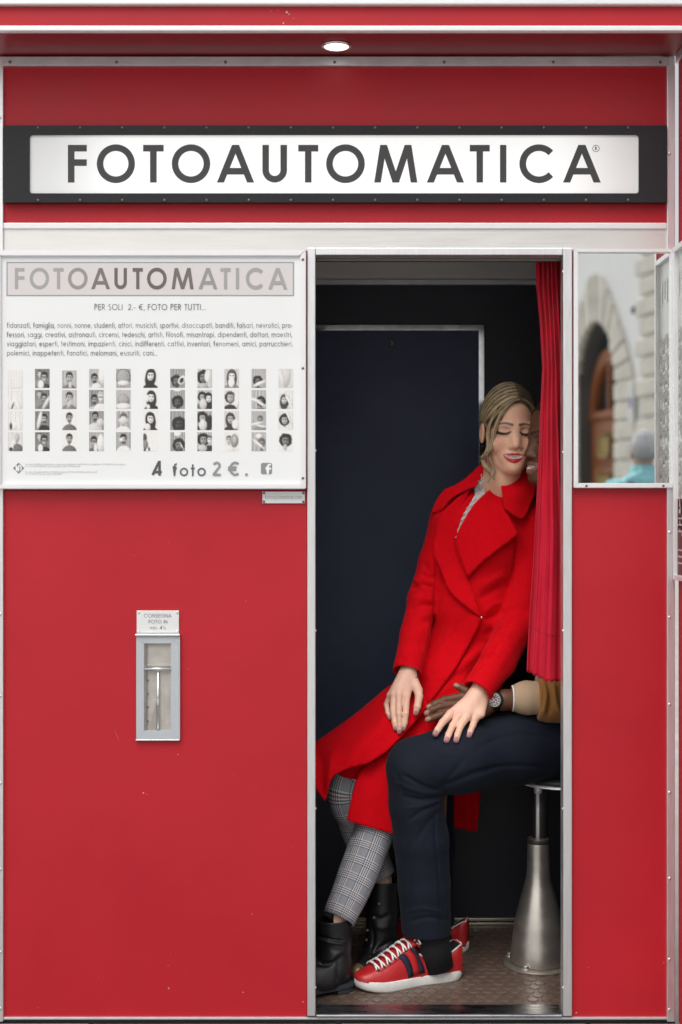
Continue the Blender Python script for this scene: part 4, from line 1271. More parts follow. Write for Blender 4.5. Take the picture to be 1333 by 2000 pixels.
# ---------------------------------------------------------------- the couple in the booth
def A3(x, y, d): return np.array(P(x, y, d))
SKIN_W = np.array((.82, .475, .32)); SKIN_M = np.array((.125, .050, .024))
M['skin'] = mat('fair_skin', (.7, .44, .34), .50, attr=True, var=.05, vscale=55, bump=.10, bscale=900, spec=.4, sss=.12)
M['skin_m'] = mat('dark_skin', (.1, .05, .03), .52, attr=True, var=.08, vscale=60, bump=.10, bscale=700, spec=.45)
M['hair'] = mat('blond_hair', (.3, .2, .1), .45, attr=True, var=.08, vscale=60, stretch=(1, 1, .3), spec=.6)
M['coat'] = mat('red_wool_coat', (.62, .003, .009), .9, var=.08, vscale=60, bump=.35, bscale=420, sheen=.03, spec=.06)
M['navy_cloth'] = mat('navy_trouser_cloth', (.0100, .0132, .0225), .8, var=.12, vscale=40, bump=.3, bscale=600, sheen=.03, spec=.15)
M['leather'] = mat('black_boot_leather', (.011, .011, .013), .42, var=.2, vscale=20, bump=.35, bscale=90, rvar=.08)
M['boot_sole'] = mat('dark_boot_sole', (.035, .04, .05), .6, var=.1, vscale=30)
M['red_leather'] = mat('red_embossed_leather', (.50, .018, .022), .36, var=.06, vscale=20, bump=.5, bscale=75)
M['white_rubber'] = mat('white_shoe_sole', (.76, .75, .71), .55, var=.12, vscale=25)
M['lace'] = mat('white_lace_cloth', (.82, .81, .79), .8, var=.10, vscale=120, bump=.6, bscale=260)
M['blouse'] = mat('off_white_blouse', (.60, .56, .55), .85, var=.15, vscale=140, bump=.7, bscale=300)
M['navy_web'] = mat('navy_webbing', (.012, .016, .035), .6)
M['red_web'] = mat('red_webbing', (.52, .012, .015), .6)
M['sock'] = mat('black_sock', (.010, .010, .012), .9)
M['suede'] = mat('mustard_suede', (.30, .125, .022), .8, var=.12, vscale=25, bump=.3, bscale=200, sheen=.2)
M['rib'] = mat('beige_ribbed_cuff', (.46, .33, .21), .85, bump=.8, bscale=200, bstretch=(.3, 3, 3))
M['gold'] = mat('worn_gold_leather', (.34, .25, .12), .42, .55, var=.6, vscale=45)
M['silver'] = mat('silver_bangle', (.8, .74, .68), .2, 1.)
M['watch_black'] = mat('black_watch_case', (.015, .015, .017), .25, .3)

# ---- the man's trousers
TR = Sdf()
TR.chain([A3(1130, 1445, .40), A3(1000, 1462, .31), A3(900, 1480, .235), A3(815, 1500, .20)], [.105, .094, .089, .082], .03)
TR.chain([A3(815, 1500, .20), A3(813, 1570, .207), A3(823, 1640, .22), A3(829, 1730, .235), A3(834, 1835, .25)], [.080, .0715, .0725, .0690, .0655], .010)
TR.chain([A3(1130, 1450, .50), A3(1000, 1462, .50), A3(838, 1490, .47)], [.105, .09, .073], .02)
TR.chain([A3(838, 1490, .47), A3(842, 1650, .50), A3(849, 1800, .53)], [.072, .066, .058], .02)
zh = float(P(834, 1823, .25).z)
TR.add(lambda p: np.maximum(p[..., 2] - zh, np.hypot(p[..., 0] - P(834, 1823, .25).x, p[..., 1] - .25) - .11), .004, True)
zh2 = float(P(849, 1800, .53).z)
TR.add(lambda p: np.maximum(p[..., 2] - zh2, np.hypot(p[..., 0] - P(849, 1800, .53).x, p[..., 1] - .53) - .10), .004, True)
for c0, c1 in (((834, 1829, .25), (833, 1812, .25)), ((849, 1806, .53), (848, 1785, .53))):
    TR.cone(A3(*c0), A3(*c1), .058 if c0[2] < .3 else .053, k=.003, sub=True)
tv, tq = TR.mesh((.06, .05, .05), (.80, .66, .80), .0035)
tv = smooth(tv, tq, 3)
tn = normals(tv, tq)
for pts, w, a, s in [([(859, 1545), (825, 1534), (785, 1512)], 4, -.0055, 0), ([(862, 1549), (820, 1546), (772, 1528)], 4, .0035, 0), ([(857, 1541), (905, 1520), (970, 1500)], 5, -.005, 0),
                     ([(864, 1556), (828, 1562), (785, 1556)], 4, -.005, 0), ([(866, 1566), (830, 1582), (795, 1604)], 4, -.004, 0), ([(868, 1580), (840, 1604), (812, 1645)], 5, -.003, 0),
                     ([(866, 1560), (832, 1572), (790, 1580)], 4, .0025, 0), ([(860, 1538), (885, 1510), (910, 1480)], 5, -.003, 0), ([(764, 1500), (778, 1520), (790, 1560)], 5, -.0025, 0),
                     ([(852, 1560), (851, 1640), (858, 1720), (862, 1815)], 2.6, -.003, 0), ([(800, 1800), (840, 1792), (876, 1800)], 4, -.0035, 0), ([(795, 1780), (830, 1774), (868, 1784)], 4, .0025, 0),
                     ([(862, 1720), (866, 1765), (874, 1810)], 5, -.003, 0), ([(1090, 1440), (1000, 1436), (930, 1462)], 5, -.003, 0), ([(1085, 1500), (990, 1496), (900, 1512)], 4, -.003, 0),
                     ([(1080, 1420), (1010, 1412), (960, 1425)], 5, .002, 0), ([(788, 1620), (797, 1690), (800, 1770)], 5, -.002, 0), ([(780, 1470), (830, 1455), (880, 1458)], 5, -.002, 0), ([(790, 1480), (840, 1470), (900, 1475)], 5, .0015, 0)]:
    tv = crease(tv, tn, pts, w, a, s)
tv += tn * (noise3(tv * 14, 3) * .0007)[:, None]
tn = normals(tv, tq)
cast_tr = caster(tv, tq)

# ---- the woman's coat: body and sleeves
CT = Sdf()
CT.ell(A3(948, 1055, .455), (.128, .105, .145), .05)
CT.ell(A3(922, 1190, .46), (.118, .10, .14), .06)
CT.ell(A3(888, 1330, .45), (.135, .12, .13), .06)
CT.cone(A3(888, 1008, .46), A3(1040, 1012, .46), .052, .052, .05)
CT.cone(A3(860, 1385, .42), A3(690, 1500, .345), .088, .062, .04)
CT.cone(A3(895, 1395, .38), A3(765, 1530, .315), .090, .062, .04)
slR = [A3(876, 1022, .455), A3(850, 1100, .46), A3(826, 1172, .435), A3(812, 1240, .375), A3(794, 1322, .315)]
CT.chain(slR, [.052, .046, .042, .041, .0405], .012, k0=.03)
slL = [A3(1046, 1030, .45), A3(1034, 1120, .43), A3(1012, 1215, .385), A3(974, 1290, .31), A3(926, 1360, .240)]
CT.chain(slL, [.058, .054, .052, .048, .0405], .012, k0=.03)
def cuff_cut(at, frm, rad):
    at, frm = np.array(at), np.array(frm); n = (at - frm) / np.linalg.norm(at - frm)
    def fn(p):
        q = p - at; h = q @ n
        return np.maximum(-h, np.linalg.norm(q, axis=-1) - rad)
    CT.add(fn, .002, True)
    CT.cone(at - n * .03, at + n * .02, .0345, .0345, .003, True)
cutR = (P(795, 1314, .318)); cuff_cut(cutR, P(806, 1258, .365), .06)
cutL = (P(932.5, 1351, .250)); cuff_cut(cutL, P(962, 1308, .293), .06)
CT.ops_whole = list(CT.ops)
C0 = Sdf(); C0.ops = list(CT.ops)
v0, q0_ = C0.mesh((-.12, .16, .42), (.62, .62, 1.42), .008)
cast_0 = caster(smooth(v0, q0_, 3), q0_)
CT.cone(A3(990, 900, .44), A3(966, 962, .385), .070, .052, .012, True)
CT.cone(A3(966, 962, .385), A3(908, 1036, .352), .052, .018, .01, True)
cv, cq = CT.mesh((-.12, .16, .42), (.62, .62, 1.42), .0035)
cv = smooth(cv, cq, 2)
cn = normals(cv, cq)
for pts, w, a, s in [
    # right sleeve (left in the picture)
    ([(802, 1150), (826, 1142), (852, 1150)], 5, -.010, 0), ([(799, 1170), (826, 1165), (852, 1176)], 7, .004, 0), ([(797, 1192), (825, 1180), (852, 1184)], 5, -.010, 0),
    ([(792, 1214), (820, 1202), (848, 1200)], 6, .004, 0), ([(820, 1120), (838, 1128), (852, 1126)], 5, -.006, 0), ([(808, 1128), (828, 1150), (850, 1166)], 4, .004, 0), ([(788, 1232), (815, 1222), (845, 1210)], 6, -.004, 0), ([(824, 1095), (840, 1120), (852, 1140)], 6, -.004, 0),
    ([(784, 1262), (805, 1255), (834, 1262)], 8, -.003, 0),
    ([(852, 1090), (853, 1150), (850, 1200), (841, 1255), (832, 1300), (826, 1320)], 4, -.012, 0),
    # left sleeve and the waist folds running from it
    ([(1011, 1060), (1008, 1100), (992, 1160), (988, 1190)], 4, -.010, 0), ([(988, 1190), (970, 1202), (945, 1212)], 6, -.007, 0), ([(985, 1178), (965, 1180), (946, 1196)], 6, .005, 0),
    ([(1000, 1220), (970, 1232), (944, 1240)], 7, -.006, 0), ([(985, 1145), (955, 1160), (935, 1172)], 8, -.006, 0), ([(990, 1120), (960, 1135), (935, 1150)], 9, .005, 0),
    ([(986, 1200), (1010, 1190), (1035, 1200)], 8, -.005, 0), ([(980, 1240), (962, 1275), (935, 1300), (905, 1335)], 5, -.010, 0), ([(1000, 1250), (985, 1230), (1000, 1200)], 7, .004, 0),
    ([(955, 1255), (925, 1285), (900, 1300)], 9, .006, 0), ([(945, 1272), (915, 1310), (880, 1325)], 8, -.006, 0), ([(935, 1225), (910, 1270), (880, 1310)], 8, -.004, 0),
    ([(1030, 1240), (1010, 1275), (980, 1320)], 10, -.003, 0), ([(900, 1345), (870, 1360), (840, 1378)], 8, -.005, 0),
    ([(870, 1200), (850, 1260), (830, 1330)], 9, -.004, 0), ([(885, 1220), (868, 1280), (845, 1330)], 10, .004, 0), ([(905, 1215), (890, 1250), (860, 1320)], 9, -.003, 0),
    ([(878, 1000), (862, 1040), (852, 1090)], 5, -.005, 0),
]:
    cv = crease(cv, cn, pts, w, a, s)
cv += cn * (noise3(cv * 10, 5) * .0022)[:, None]
cn = normals(cv, cq)
cast_ct = caster(cv, cq)

woman = empty('person', P(880, 1500, .42), 'smiling blond woman in a red wool coat leaning to the right inside the booth', 'person', 'couple in the photo booth')
coat = from_np('coat', cv, cq, M['coat'], woman)
T_ = .0045
def edge_off(line, hi, lo, w):
    def f(p, dist):
        d, t, s = segdist(p, line); return -(lo + (hi - lo) * np.exp(-(d / w) ** 2))
    return f
# collar and lapels, lying on the chest with free edges standing off
lapR = [(892, 1046), (900, 1028), (912, 1006), (927, 984), (942, 969), (960, 953), (978, 940), (999, 926), (1010, 950), (996, 975), (987, 994), (1000, 1018), (1012.5, 1043.5), (995, 1058), (972, 1075), (950, 1092), (930, 1111), (915, 1127), (907, 1110), (898, 1085), (892, 1064)]
cloth('lapel', lapR, cast_0, M['coat'], coat, 5, T_, edge_off([(1012, 1043), (972, 1075), (930, 1111), (915, 1127)], .016, .008, 25), 30)
lapL = [(921, 954), (909, 977), (899, 1002), (893, 1023), (890, 1045), (892, 1065), (902, 1095), (915, 1126), (928, 1165), (941, 1207), (925, 1196), (905, 1180), (886, 1164), (873, 1145), (862, 1115), (848, 1085), (848, 1060), (856, 1020), (866, 998), (880, 985), (905, 962)]
cloth('lapel', lapL, cast_0, M['coat'], coat, 5, T_, edge_off([(848, 1085), (862, 1115), (873, 1145), (886, 1164), (905, 1180), (941, 1207)], .018, .009, 22), 30)
colL = [(960, 897), (950, 899), (940, 907), (930, 915), (918, 927), (906, 937), (888, 948), (870, 955), (860, 966), (852, 979), (846, 992), (843, 1001.5), (853, 1001), (863, 998), (873, 984), (884, 972), (900, 962), (918, 953), (930, 950), (938, 936), (950, 920), (962, 905)]
dcl = rbf([(960, 897, .455), (930, 915, .44), (906, 937, .425), (870, 955, .425), (852, 979, .425), (843, 1002, .425), (863, 998, .40), (884, 972, .39), (918, 953, .385), (940, 930, .40), (962, 905, .43), (900, 955, .395)])
cloth('collar', colL, dcl, M['coat'], coat, 4, T_, None, 3)
colR = [(978, 940), (992, 929), (1003, 920), (1018, 916), (1032, 918), (1042, 935), (1048, 952), (1044, 968), (1038, 982), (1030, 1002), (1024, 1012), (1015, 1012.5), (1006, 1008), (996, 1001), (987, 994), (983, 975)]
dcr = rbf([(978, 940, .375), (1003, 920, .40), (1032, 918, .42), (1048, 952, .40), (1038, 982, .385), (1024, 1012, .365), (1006, 1008, .352), (987, 994, .350), (985, 965, .362), (1015, 960, .365)])
cloth('collar', colR, dcr, M['coat'], coat, 4, T_, None, 3)
# stand of the collar behind the neck
cloth('collar', [(962, 902), (955, 880), (965, 872), (1000, 880), (1030, 890), (1040, 915), (1010, 925), (985, 930)], rbf([(962, 902, .50), (965, 872, .52), (1000, 880, .54), (1040, 915, .47), (985, 930, .53), (1010, 925, .52)]), M['coat'], coat, 5, T_)
# overlapping front edge down to the knee
fp = [(872, 1150), (886, 1164), (905, 1180), (925, 1196), (942, 1207), (930, 1234), (912, 1268), (892, 1303), (864, 1342), (834, 1381), (815, 1372), (808, 1340), (822, 1290), (840, 1240), (858, 1190)]
cloth('front_panel', fp, cast_ct, M['coat'], coat, 5, T_, edge_off([(942, 1207), (892, 1303), (834, 1381)], .015, -.003, 26), 10)
flap = [(585, 1476), (602, 1460), (620, 1446), (652, 1424), (680, 1404), (705, 1385), (730, 1364), (752, 1345), (772, 1332), (800, 1335), (830, 1360), (836, 1379), (812, 1408), (787, 1436), (756, 1467), (736, 1481), (717, 1492), (700, 1496), (682, 1500), (668, 1505), (656, 1512), (647, 1522), (641, 1534), (639, 1550), (635, 1564), (626, 1552), (617, 1539), (602, 1520), (588, 1500)]
dfl = rbf([(585, 1476, .27), (620, 1446, .335), (652, 1424, .355), (705, 1385, .375), (752, 1345, .39), (800, 1335, .345), (836, 1379, .287), (812, 1395, .285), (787, 1436, .255), (740, 1420, .275), (756, 1467, .240), (717, 1492, .235), (690, 1450, .265), (668, 1505, .225), (647, 1522, .215), (635, 1564, .205), (625, 1500, .235), (602, 1520, .225), (650, 1470, .262), (770, 1380, .30)])
def flo(p, dist):
    w = np.zeros(len(p))
    for line, wd, am in [([(612, 1450), (628, 1490), (632, 1550)], 9, .010), ([(648, 1470), (646, 1500), (640, 1540)], 8, -.008), ([(760, 1395), (720, 1440), (690, 1485)], 14, -.006), ([(720, 1400), (680, 1440), (660, 1490)], 16, .004), ([(800, 1350), (770, 1400), (750, 1450)], 12, .005)]:
        d, t, s = segdist(p, line); w += am * np.exp(-(d / wd) ** 2)
    return w
cloth('front_panel', flap, dfl, M['coat'], coat, 5, T_, flo)
low = [(717, 1492), (736, 1480), (756, 1466), (790, 1432), (825, 1392), (850, 1378), (885, 1372), (915, 1395), (900, 1440), (850, 1470), (815, 1520), (805, 1580), (800, 1634), (785, 1632), (771.6, 1629), (740, 1621), (705, 1611), (678, 1602.5), (681, 1585), (687, 1558), (693, 1534), (702, 1510)]
dlo = rbf([(717, 1492, .268), (756, 1466, .278), (790, 1432, .288), (850, 1378, .325), (885, 1372, .315), (915, 1395, .30), (850, 1470, .29), (815, 1520, .275), (805, 1630, .245), (771, 1629, .235), (740, 1621, .225), (678, 1602, .235), (690, 1545, .25), (740, 1550, .235)])
cloth('front_panel', low, dlo, M['coat'], coat, 5, T_, lambda p, d: .006 * np.exp(-(segdist(p, [(720, 1490), (735, 1550), (745, 1620)])[0] / 12) ** 2) - .005 * np.exp(-(segdist(p, [(750, 1480), (765, 1560), (770, 1625)])[0] / 10) ** 2))
cloth('coat_tail', [(850, 1500), (945, 1500), (940, 1545), (936, 1585), (932, 1625), (915, 1622), (895, 1618), (875, 1613), (866, 1575), (850, 1540)], rbf([(850, 1500, .56), (945, 1500, .56), (932, 1625, .59), (875, 1613, .57), (905, 1560, .57)]), M['coat'], coat, 5, T_, lambda p, d: .008 * np.sin(p[:, 0] * .16))
bm = bmesh.new(); c = P(941, 1206, float(cast_ct([(941, 1206)])[0]) - .022); lathe(bm, [(.0035, 0), (.0035, .002), (.001, .003)], c, 10, 'Y'); from_bm('button', bm, M['silver'], coat, True)

# ---- the woman's body: head, neck, trunk, arms, hands and legs as one surface
def head_frame(o, yaw=0, roll=0, pitch=0, s=.0099):
    R = Matrix.Rotation(yaw, 3, 'Z') @ Matrix.Rotation(roll, 3, 'Y') @ Matrix.Rotation(pitch, 3, 'X')
    R = np.array(R)
    def f(x, y, z): return np.array(o) + R @ (np.array((x, y, z), float) * s)
    return f, R, s
def add_head(S, f, R, s, male=False, mouth=None):
    e = lambda c, r, k, sub=False: S.ell(f(*c), np.array(r) * s, k * s, R, sub)
    m = 1.0 if not male else 1.04
    e((-.1, 8.6, 4.6), (6.9, 9.3, 8.4), 1.5)
    e((0, 5.6, -2.6), (6.2 * m, 6.1, 8.1), 2.0)
    for q in (-1, 1):
        e((q * 3.9, 2.2, -3.3), (2.3, 2.2, 2.3), 1.6)
        S.cone(f(q * (5.0 + .5 * male), 7.5, -5.4), f(q * 1.4, 2.6, -9.9), 1.5 * s, 1.4 * s, 2.2 * s)
    e((.1, 1.3, -9.9), (2.0 + .5 * male, 1.9, 1.5), 1.8)
    e((.1, 1.5, -7.0), (3.4, 2.2, 2.6), 1.6)
    for q in (-1, 1):
        S.cone(f(q * .9, -.1, 1.9), f(q * 4.4, 1.5, 2.0), (.85 + .25 * male) * s, .8 * s, 1.2 * s)
        e((q * 3.05, -.9, .1), (1.75, 1.2, 1.05), .9, True)
        e((q * 3.05, 1.55, .15), (1.5, 1.45, 1.25), .45)
    w = 1.25 if male else 1.0
    S.cone(f(.05, .65, 1.4), f(.15, -.85, -2.6), .75 * s, 1.0 * s, 2.1 * s)
    e((.2, -1.35, -3.75), (1.05 * w, 1.1, .90), .9)
    for q in (-1, 1):
        e((.2 + q * 1.15 * w, -.35, -4.15), (.75 * w, .95, .68), .7)
        e((.2 + q * .62 * w, -1.0, -4.95), (.34, .5, .3), .25, True)
    # mouth: lips round a parted smile
    up = [(-3.1, 1.0, -6.15), (-1.6, .05, -6.15), (-.5, -.45, -5.95), (.1, -.42, -6.1), (.7, -.45, -5.95), (1.7, .05, -6.2), (2.9, 1.0, -6.3)]
    lo = [(-2.9, 1.0, -6.45), (-1.7, .15, -7.5), (0, -.3, -8.0), (1.7, .15, -7.5), (2.7, 1.0, -6.5)]
    th = 1.5 if male else 1.0
    S.chain([f(*p) for p in up], [.2 * s, .33 * th * s, .40 * th * s, .38 * th * s, .40 * th * s, .33 * th * s, .2 * s], .25 * s, .4 * s)
    S.chain([f(*p) for p in lo], [.2 * s, .5 * th * s, .70 * th * s, .5 * th * s, .2 * s], .3 * s, .4 * s)
    e((0, -.35, -6.85), (2.2, .55, .52), .25, True)
    for q in (-1, 1):
        e((q * 7.75, 7.4, -.2), (.75, 1.7, 2.9), .6)
        e((q * 8.5, 6.9, .2), (.5, 1.0, 1.9), .4, True)
HF, HR, HS = head_frame(P(1006, 844, .335), math.radians(5), math.radians(2))
WB = Sdf()
add_head(WB, HF, HR, HS)
WB.chain([HF(-.4, 8.0, -6.5), HF(-1.6, 9.0, -13), A3(978, 985, .47)], [5.0 * HS, 5.0 * HS, .062], .02, .02)
WB.ell(A3(950, 1060, .465), (.105, .075, .12), .04)
WB.cone(A3(895, 1010, .465), A3(1035, 1012, .465), .034, .034, .04)
WB.ell(A3(922, 1190, .47), (.09, .07, .12), .04); WB.ell(A3(890, 1330, .46), (.11, .09, .10), .04)
WB.chain([A3(880, 1020, .46), A3(828, 1172, .44), A3(799, 1308, .325)], [.028, .024, .0235], .01, .03)
WB.chain([A3(1042, 1025, .46), A3(1014, 1212, .39), A3(932, 1356, .250)], [.028, .026, .0235], .01, .03)
WB.chain([A3(870, 1380, .42), A3(690, 1515, .36), A3(745, 1720, .365)], [.06, .045, .030], .02, .03)
WB.chain([A3(890, 1390, .40), A3(752, 1562, .33), A3(656, 1800, .195)], [.06, .045, .030], .02, .03)
flapcast = lambda x, y: float(dfl(np.array([(x, y)], float))[0])
NAILS = []
def finger(S, pts, rads, k=.004, nail=True, tipcol='w'):
    ps = [A3(*p) for p in pts]
    S.chain(ps, rads, .003, k)
    if nail: NAILS.append((ps[-2], ps[-1], rads[-1], tipcol))
# right hand, resting on the coat over her thigh
dR = lambda x, y, h: flapcast(x, y) - h
wr = A3(799, 1312, .318)
kn = [(763.5, 1358, .30), (770, 1357, .288), (780, 1357, .282), (794.5, 1360, .284)]
for q, (x, y, d) in enumerate(kn):
    WB.cone(wr + (A3(x, y, d) - wr) * .12 + np.array(((x - 782) * .0002, 0, 0)), A3(x, y, d), .0185, .0105, .010, flat=((0, 1, .35), .9))
fr = .0082
def cl(x, y, h): return (x, y, dR(x, y, h))
finger(WB, [kn[0], cl(755.5, 1376, .016), cl(758, 1392, .009), cl(762.5, 1402, .006)], [.0090, .0072, .0064, .0056])
finger(WB, [kn[1], cl(767.5, 1386, .020), cl(770.5, 1410, .011), cl(772.5, 1423, .006)], [.0095, .0076, .0067, .0059])
finger(WB, [kn[2], cl(779.5, 1394, .022), cl(781, 1417, .012), cl(780.5, 1430, .006)], [.0098, .0079, .0070, .0062])
finger(WB, [kn[3], cl(793, 1394, .020), cl(791.5, 1412, .012), cl(788, 1424, .006)], [.0098, .0081, .0072, .0063])
finger(WB, [(803, 1325, .312), (817, 1348, .292), (819, 1360, .282), (815.8, 1380, .272), (812.5, 1393, .270)], [.018, .0125, .0105, .0096, .0072])
# left hand, spread on the man's thigh
tcz = lambda x, y: float(cast_tr([(x, y)])[0])
def ct_(x, y, h): return (x, y, tcz(x, y) - h)
wl2 = A3(932, 1357, .250)
kn2 = [ct_(880.5, 1394, .030), ct_(897, 1399, .014), ct_(912.5, 1400, .012), ct_(928, 1404, .010)]
dk_ = [min(k_[2], .235) for k_ in kn2]; dk_ = [.205, .198, .198, .203]
kn2 = [(k_[0], k_[1], d) for k_, d in zip(kn2, dk_)]
for q, (x, y, d) in enumerate(kn2):
    WB.cone(wl2 + (A3(x, y, d) - wl2) * .10, A3(x, y, d), .0190, .0108, .010, flat=((0, 1, .6), .9))
WB.cone(A3(945, 1362, .255), A3(940, 1395, .21), .014, .011, .012)
finger(WB, [kn2[0], (864.5, 1411, .184), (856, 1424, .172), (850.5, 1433.5, .166)], [.0110, .0092, .0084, .0074])
finger(WB, [kn2[1], ct_(885, 1417, .018), ct_(877, 1434, .011), ct_(872.5, 1446, .006)], [.0110, .0094, .0084, .0074])
finger(WB, [kn2[2], ct_(900.5, 1417, .018), ct_(894.5, 1434, .011), ct_(891.5, 1446, .006)], [.0108, .0092, .0082, .0072])
finger(WB, [kn2[3], ct_(924, 1417, .014), ct_(919.5, 1428, .009), ct_(916.5, 1436.5, .006)], [.0100, .0084, .0074, .0065])
WB.cone(A3(915, 1365, .255), A3(888, 1392, .25), .013, .009, .012)
wv, wq = WB.mesh((-.02, .10, .16), (.62, .60, 1.66), .0018)
wv = smooth(wv, wq, 1)

def to_head(v, f, R, s): return (v - f(0, 0, 0)) @ R / s
def paint_face(v, f, R, s, skin, male=False):
    h = to_head(v, f, R, s)
    x, y, z = h[:, 0], h[:, 1], h[:, 2]
    c = np.tile(skin, (len(v), 1)).astype(float)
    face = (y < 4.5) & (z > -12) & (z < 13) & (np.abs(x) < 8)
    q = np.stack([x, z], 1)
    def mix(w, col):
        nonlocal c
        w = np.where(face, w, 0)[:, None]; c = c * (1 - w) + np.array(col) * w
    def band(line, r0, r1, soft=.12):
        d, t, sd = segdist(q, spline(line, 6)); r = r0 + (r1 - r0) * t
        return np.clip((r + soft - d) / (2 * soft), 0, 1)
    def disc(cx, cz, rx, rz): return np.exp(-((x - cx) / rx) ** 2 - ((z - cz) / rz) ** 2)
    if not male:
        mix(.40 * (disc(-4.2, -3.0, 1.8, 1.7) + disc(4.2, -3.0, 1.8, 1.7)), (.62, .22, .17))
        mix(.25 * disc(.2, -4.0, 1.0, .9), (.68, .30, .24))
        for sg in (-1, 1):
            mix(.45 * disc(sg * 3.1, 1.0, 1.7, .8), (.34, .17, .12))
            mix(.85 * band([(sg * 1.1 + .05, 1.95), (sg * 2.8, 2.35), (sg * 4.9, 2.0)], .40, .18), (.05, .029, .019))
            mix(.95 * band([(sg * 1.35, -.05), (sg * 2.2, -.42), (sg * 3.2, -.55), (sg * 4.3, -.32), (sg * 4.95, .05)], .24, .40, .08), (.018, .012, .010))
            mix(.5 * band([(sg * 1.5, .75), (sg * 3.1, 1.1), (sg * 4.6, .75)], .05, .08, .1), (.25, .12, .08))
        lipc = (.52, .018, .030)
        t = np.clip((x + .1) / 3.0, -1, 1); k1 = 1 - t * t
        ou = -6.30 + .42 * k1 ** .8 + .10 * np.exp(-((np.abs(t) - .2) / .16) ** 2) - .05 * np.exp(-(t / .1) ** 2)
        iu = -6.42 + .04 * k1; il = -6.42 - .98 * k1; ol_ = -6.46 - 2.15 * k1 ** .85
        inx = np.clip((1.0 - np.abs((x + .1) / 3.0)) * 12, 0, 1)
        sm = lambda a: np.clip(a / .14 + .5, 0, 1)
        mix(inx * np.maximum(sm(ou - z) * sm(z - iu), sm(il - z) * sm(z - ol_)), lipc)
        mix(.35 * np.exp(-((x) / 1.1) ** 2 - ((z + 7.95) / .22) ** 2), (.68, .10, .11))
        w = inx * sm(iu - z) * sm(z - il) * np.clip(k1 * 2.2 - .15, 0, 1)
        mix(inx * sm(iu - z) * sm(z - il), (.10, .02, .02))
        mix(w, (.72, .64, .60))
        gum = w * (np.abs(((x + .45) / .9) % 1 - .5) > .45) * .35
        mix(gum * .8, (.40, .28, .26))
    else:
        mix(.4 * disc(.1, -7, 3.4, 2.2), (.085, .036, .024))
        for sg in (-1, 1):
            mix(.8 * band([(sg * 1.1, 1.9), (sg * 2.8, 2.4), (sg * 4.9, 2.0)], .42, .2), (.012, .009, .008))
            mix(.9 * band([(sg * 1.35, -.1), (sg * 3.1, -.5), (sg * 4.9, 0)], .14, .2), (.010, .008, .007))
        lipc = (.20, .075, .055)
        mix(band([(-3.2, -6.2), (-1.6, -6.1), (.1, -5.95), (1.7, -6.1), (3.0, -6.3)], .38, .38), lipc)
        mix(band([(-3.1, -6.3), (-1.75, -7.75), (0, -8.35), (1.75, -7.75), (2.9, -6.4)], .60, .60), (.26, .11, .085))
        mix(np.clip((1 - (x / 2.4) ** 2 - ((z + 6.95) / .62) ** 2) * 3, 0, 1), (.78, .74, .68))
    return c
wc = paint_face(wv, HF, HR, HS, SKIN_W)
# finger nails, knuckle blush
def paint_nails(v, c, col, who):
    for a, b, r, tc in NAILS:
        if tc != who: continue
        ax = (b - a) / np.linalg.norm(b - a)
        toward = np.array((0, -.85, .5)); toward -= ax * (toward @ ax); toward /= np.linalg.norm(toward)
        ctr = b + toward * r * .75 + ax * r * .15
        sd = np.cross(ax, toward)
        q = v - ctr
        w = np.clip(1.35 - np.sqrt((q @ ax / (r * 1.15)) ** 2 + (q @ sd / (r * .72)) ** 2 + (q @ toward / (r * .9)) ** 2), 0, .35) / .35
        c[:] = c * (1 - w[:, None]) + np.array(col) * w[:, None]
paint_nails(wv, wc, (.42, .17, .18), 'w')
wc[wv[:, 2] < 1.0] *= np.array((.98, 1.05, 1.16))
for x, y, d in kn + kn2:
    w = .22 * np.exp(-(np.linalg.norm(wv - A3(x, y, d), axis=1) / .014) ** 2); wc = wc * (1 - w[:, None]) + np.array((.70, .30, .25)) * w[:, None]
from_np('body', wv, wq, M['skin'], woman, col=wc)
# bangle
ang = np.linspace(.0, 2 * math.pi, 40)
bc = A3(797, 1319, .315); bx = np.array((.84, 0, .16)); by = np.array((0, 1, .5)); by /= np.linalg.norm(by); bx /= np.linalg.norm(bx)
v, f = tube_np(bc + .031 * np.cos(ang)[:, None] * bx + .026 * np.sin(ang)[:, None] * by, .0016, 8)
bg_ = from_np('bangle', v, f, M['silver'], woman)
bm = bmesh.new(); bmesh.ops.create_icosphere(bm, subdivisions=2, radius=.0042, matrix=Matrix.Translation(Vector(bc + .031 * np.cos(3.4) * bx + .026 * np.sin(3.9) * by))); from_bm('bangle_bead', bm, M['silver'], bg_, True)

# blouse
blo = [(957, 921), (948, 921), (941, 927), (937, 938), (930, 944), (926, 956), (928, 966), (920, 982), (908, 1000), (899, 1020), (893, 1044), (890, 1050), (900, 1052), (918, 1015), (934, 998), (948, 984), (950, 966), (946, 956), (952, 944), (956, 934)]
dbl = lambda p: cast_0(p) - .002
cloth('blouse', blo, dbl, M['blouse'], woman, 2.5, .002, lambda p, d: .007 * np.sin(p[:, 1] * .55) * np.sin(p[:, 0] * .5 + p[:, 1] * .25) + .004 * np.sin(p[:, 0] * 1.1), 10)

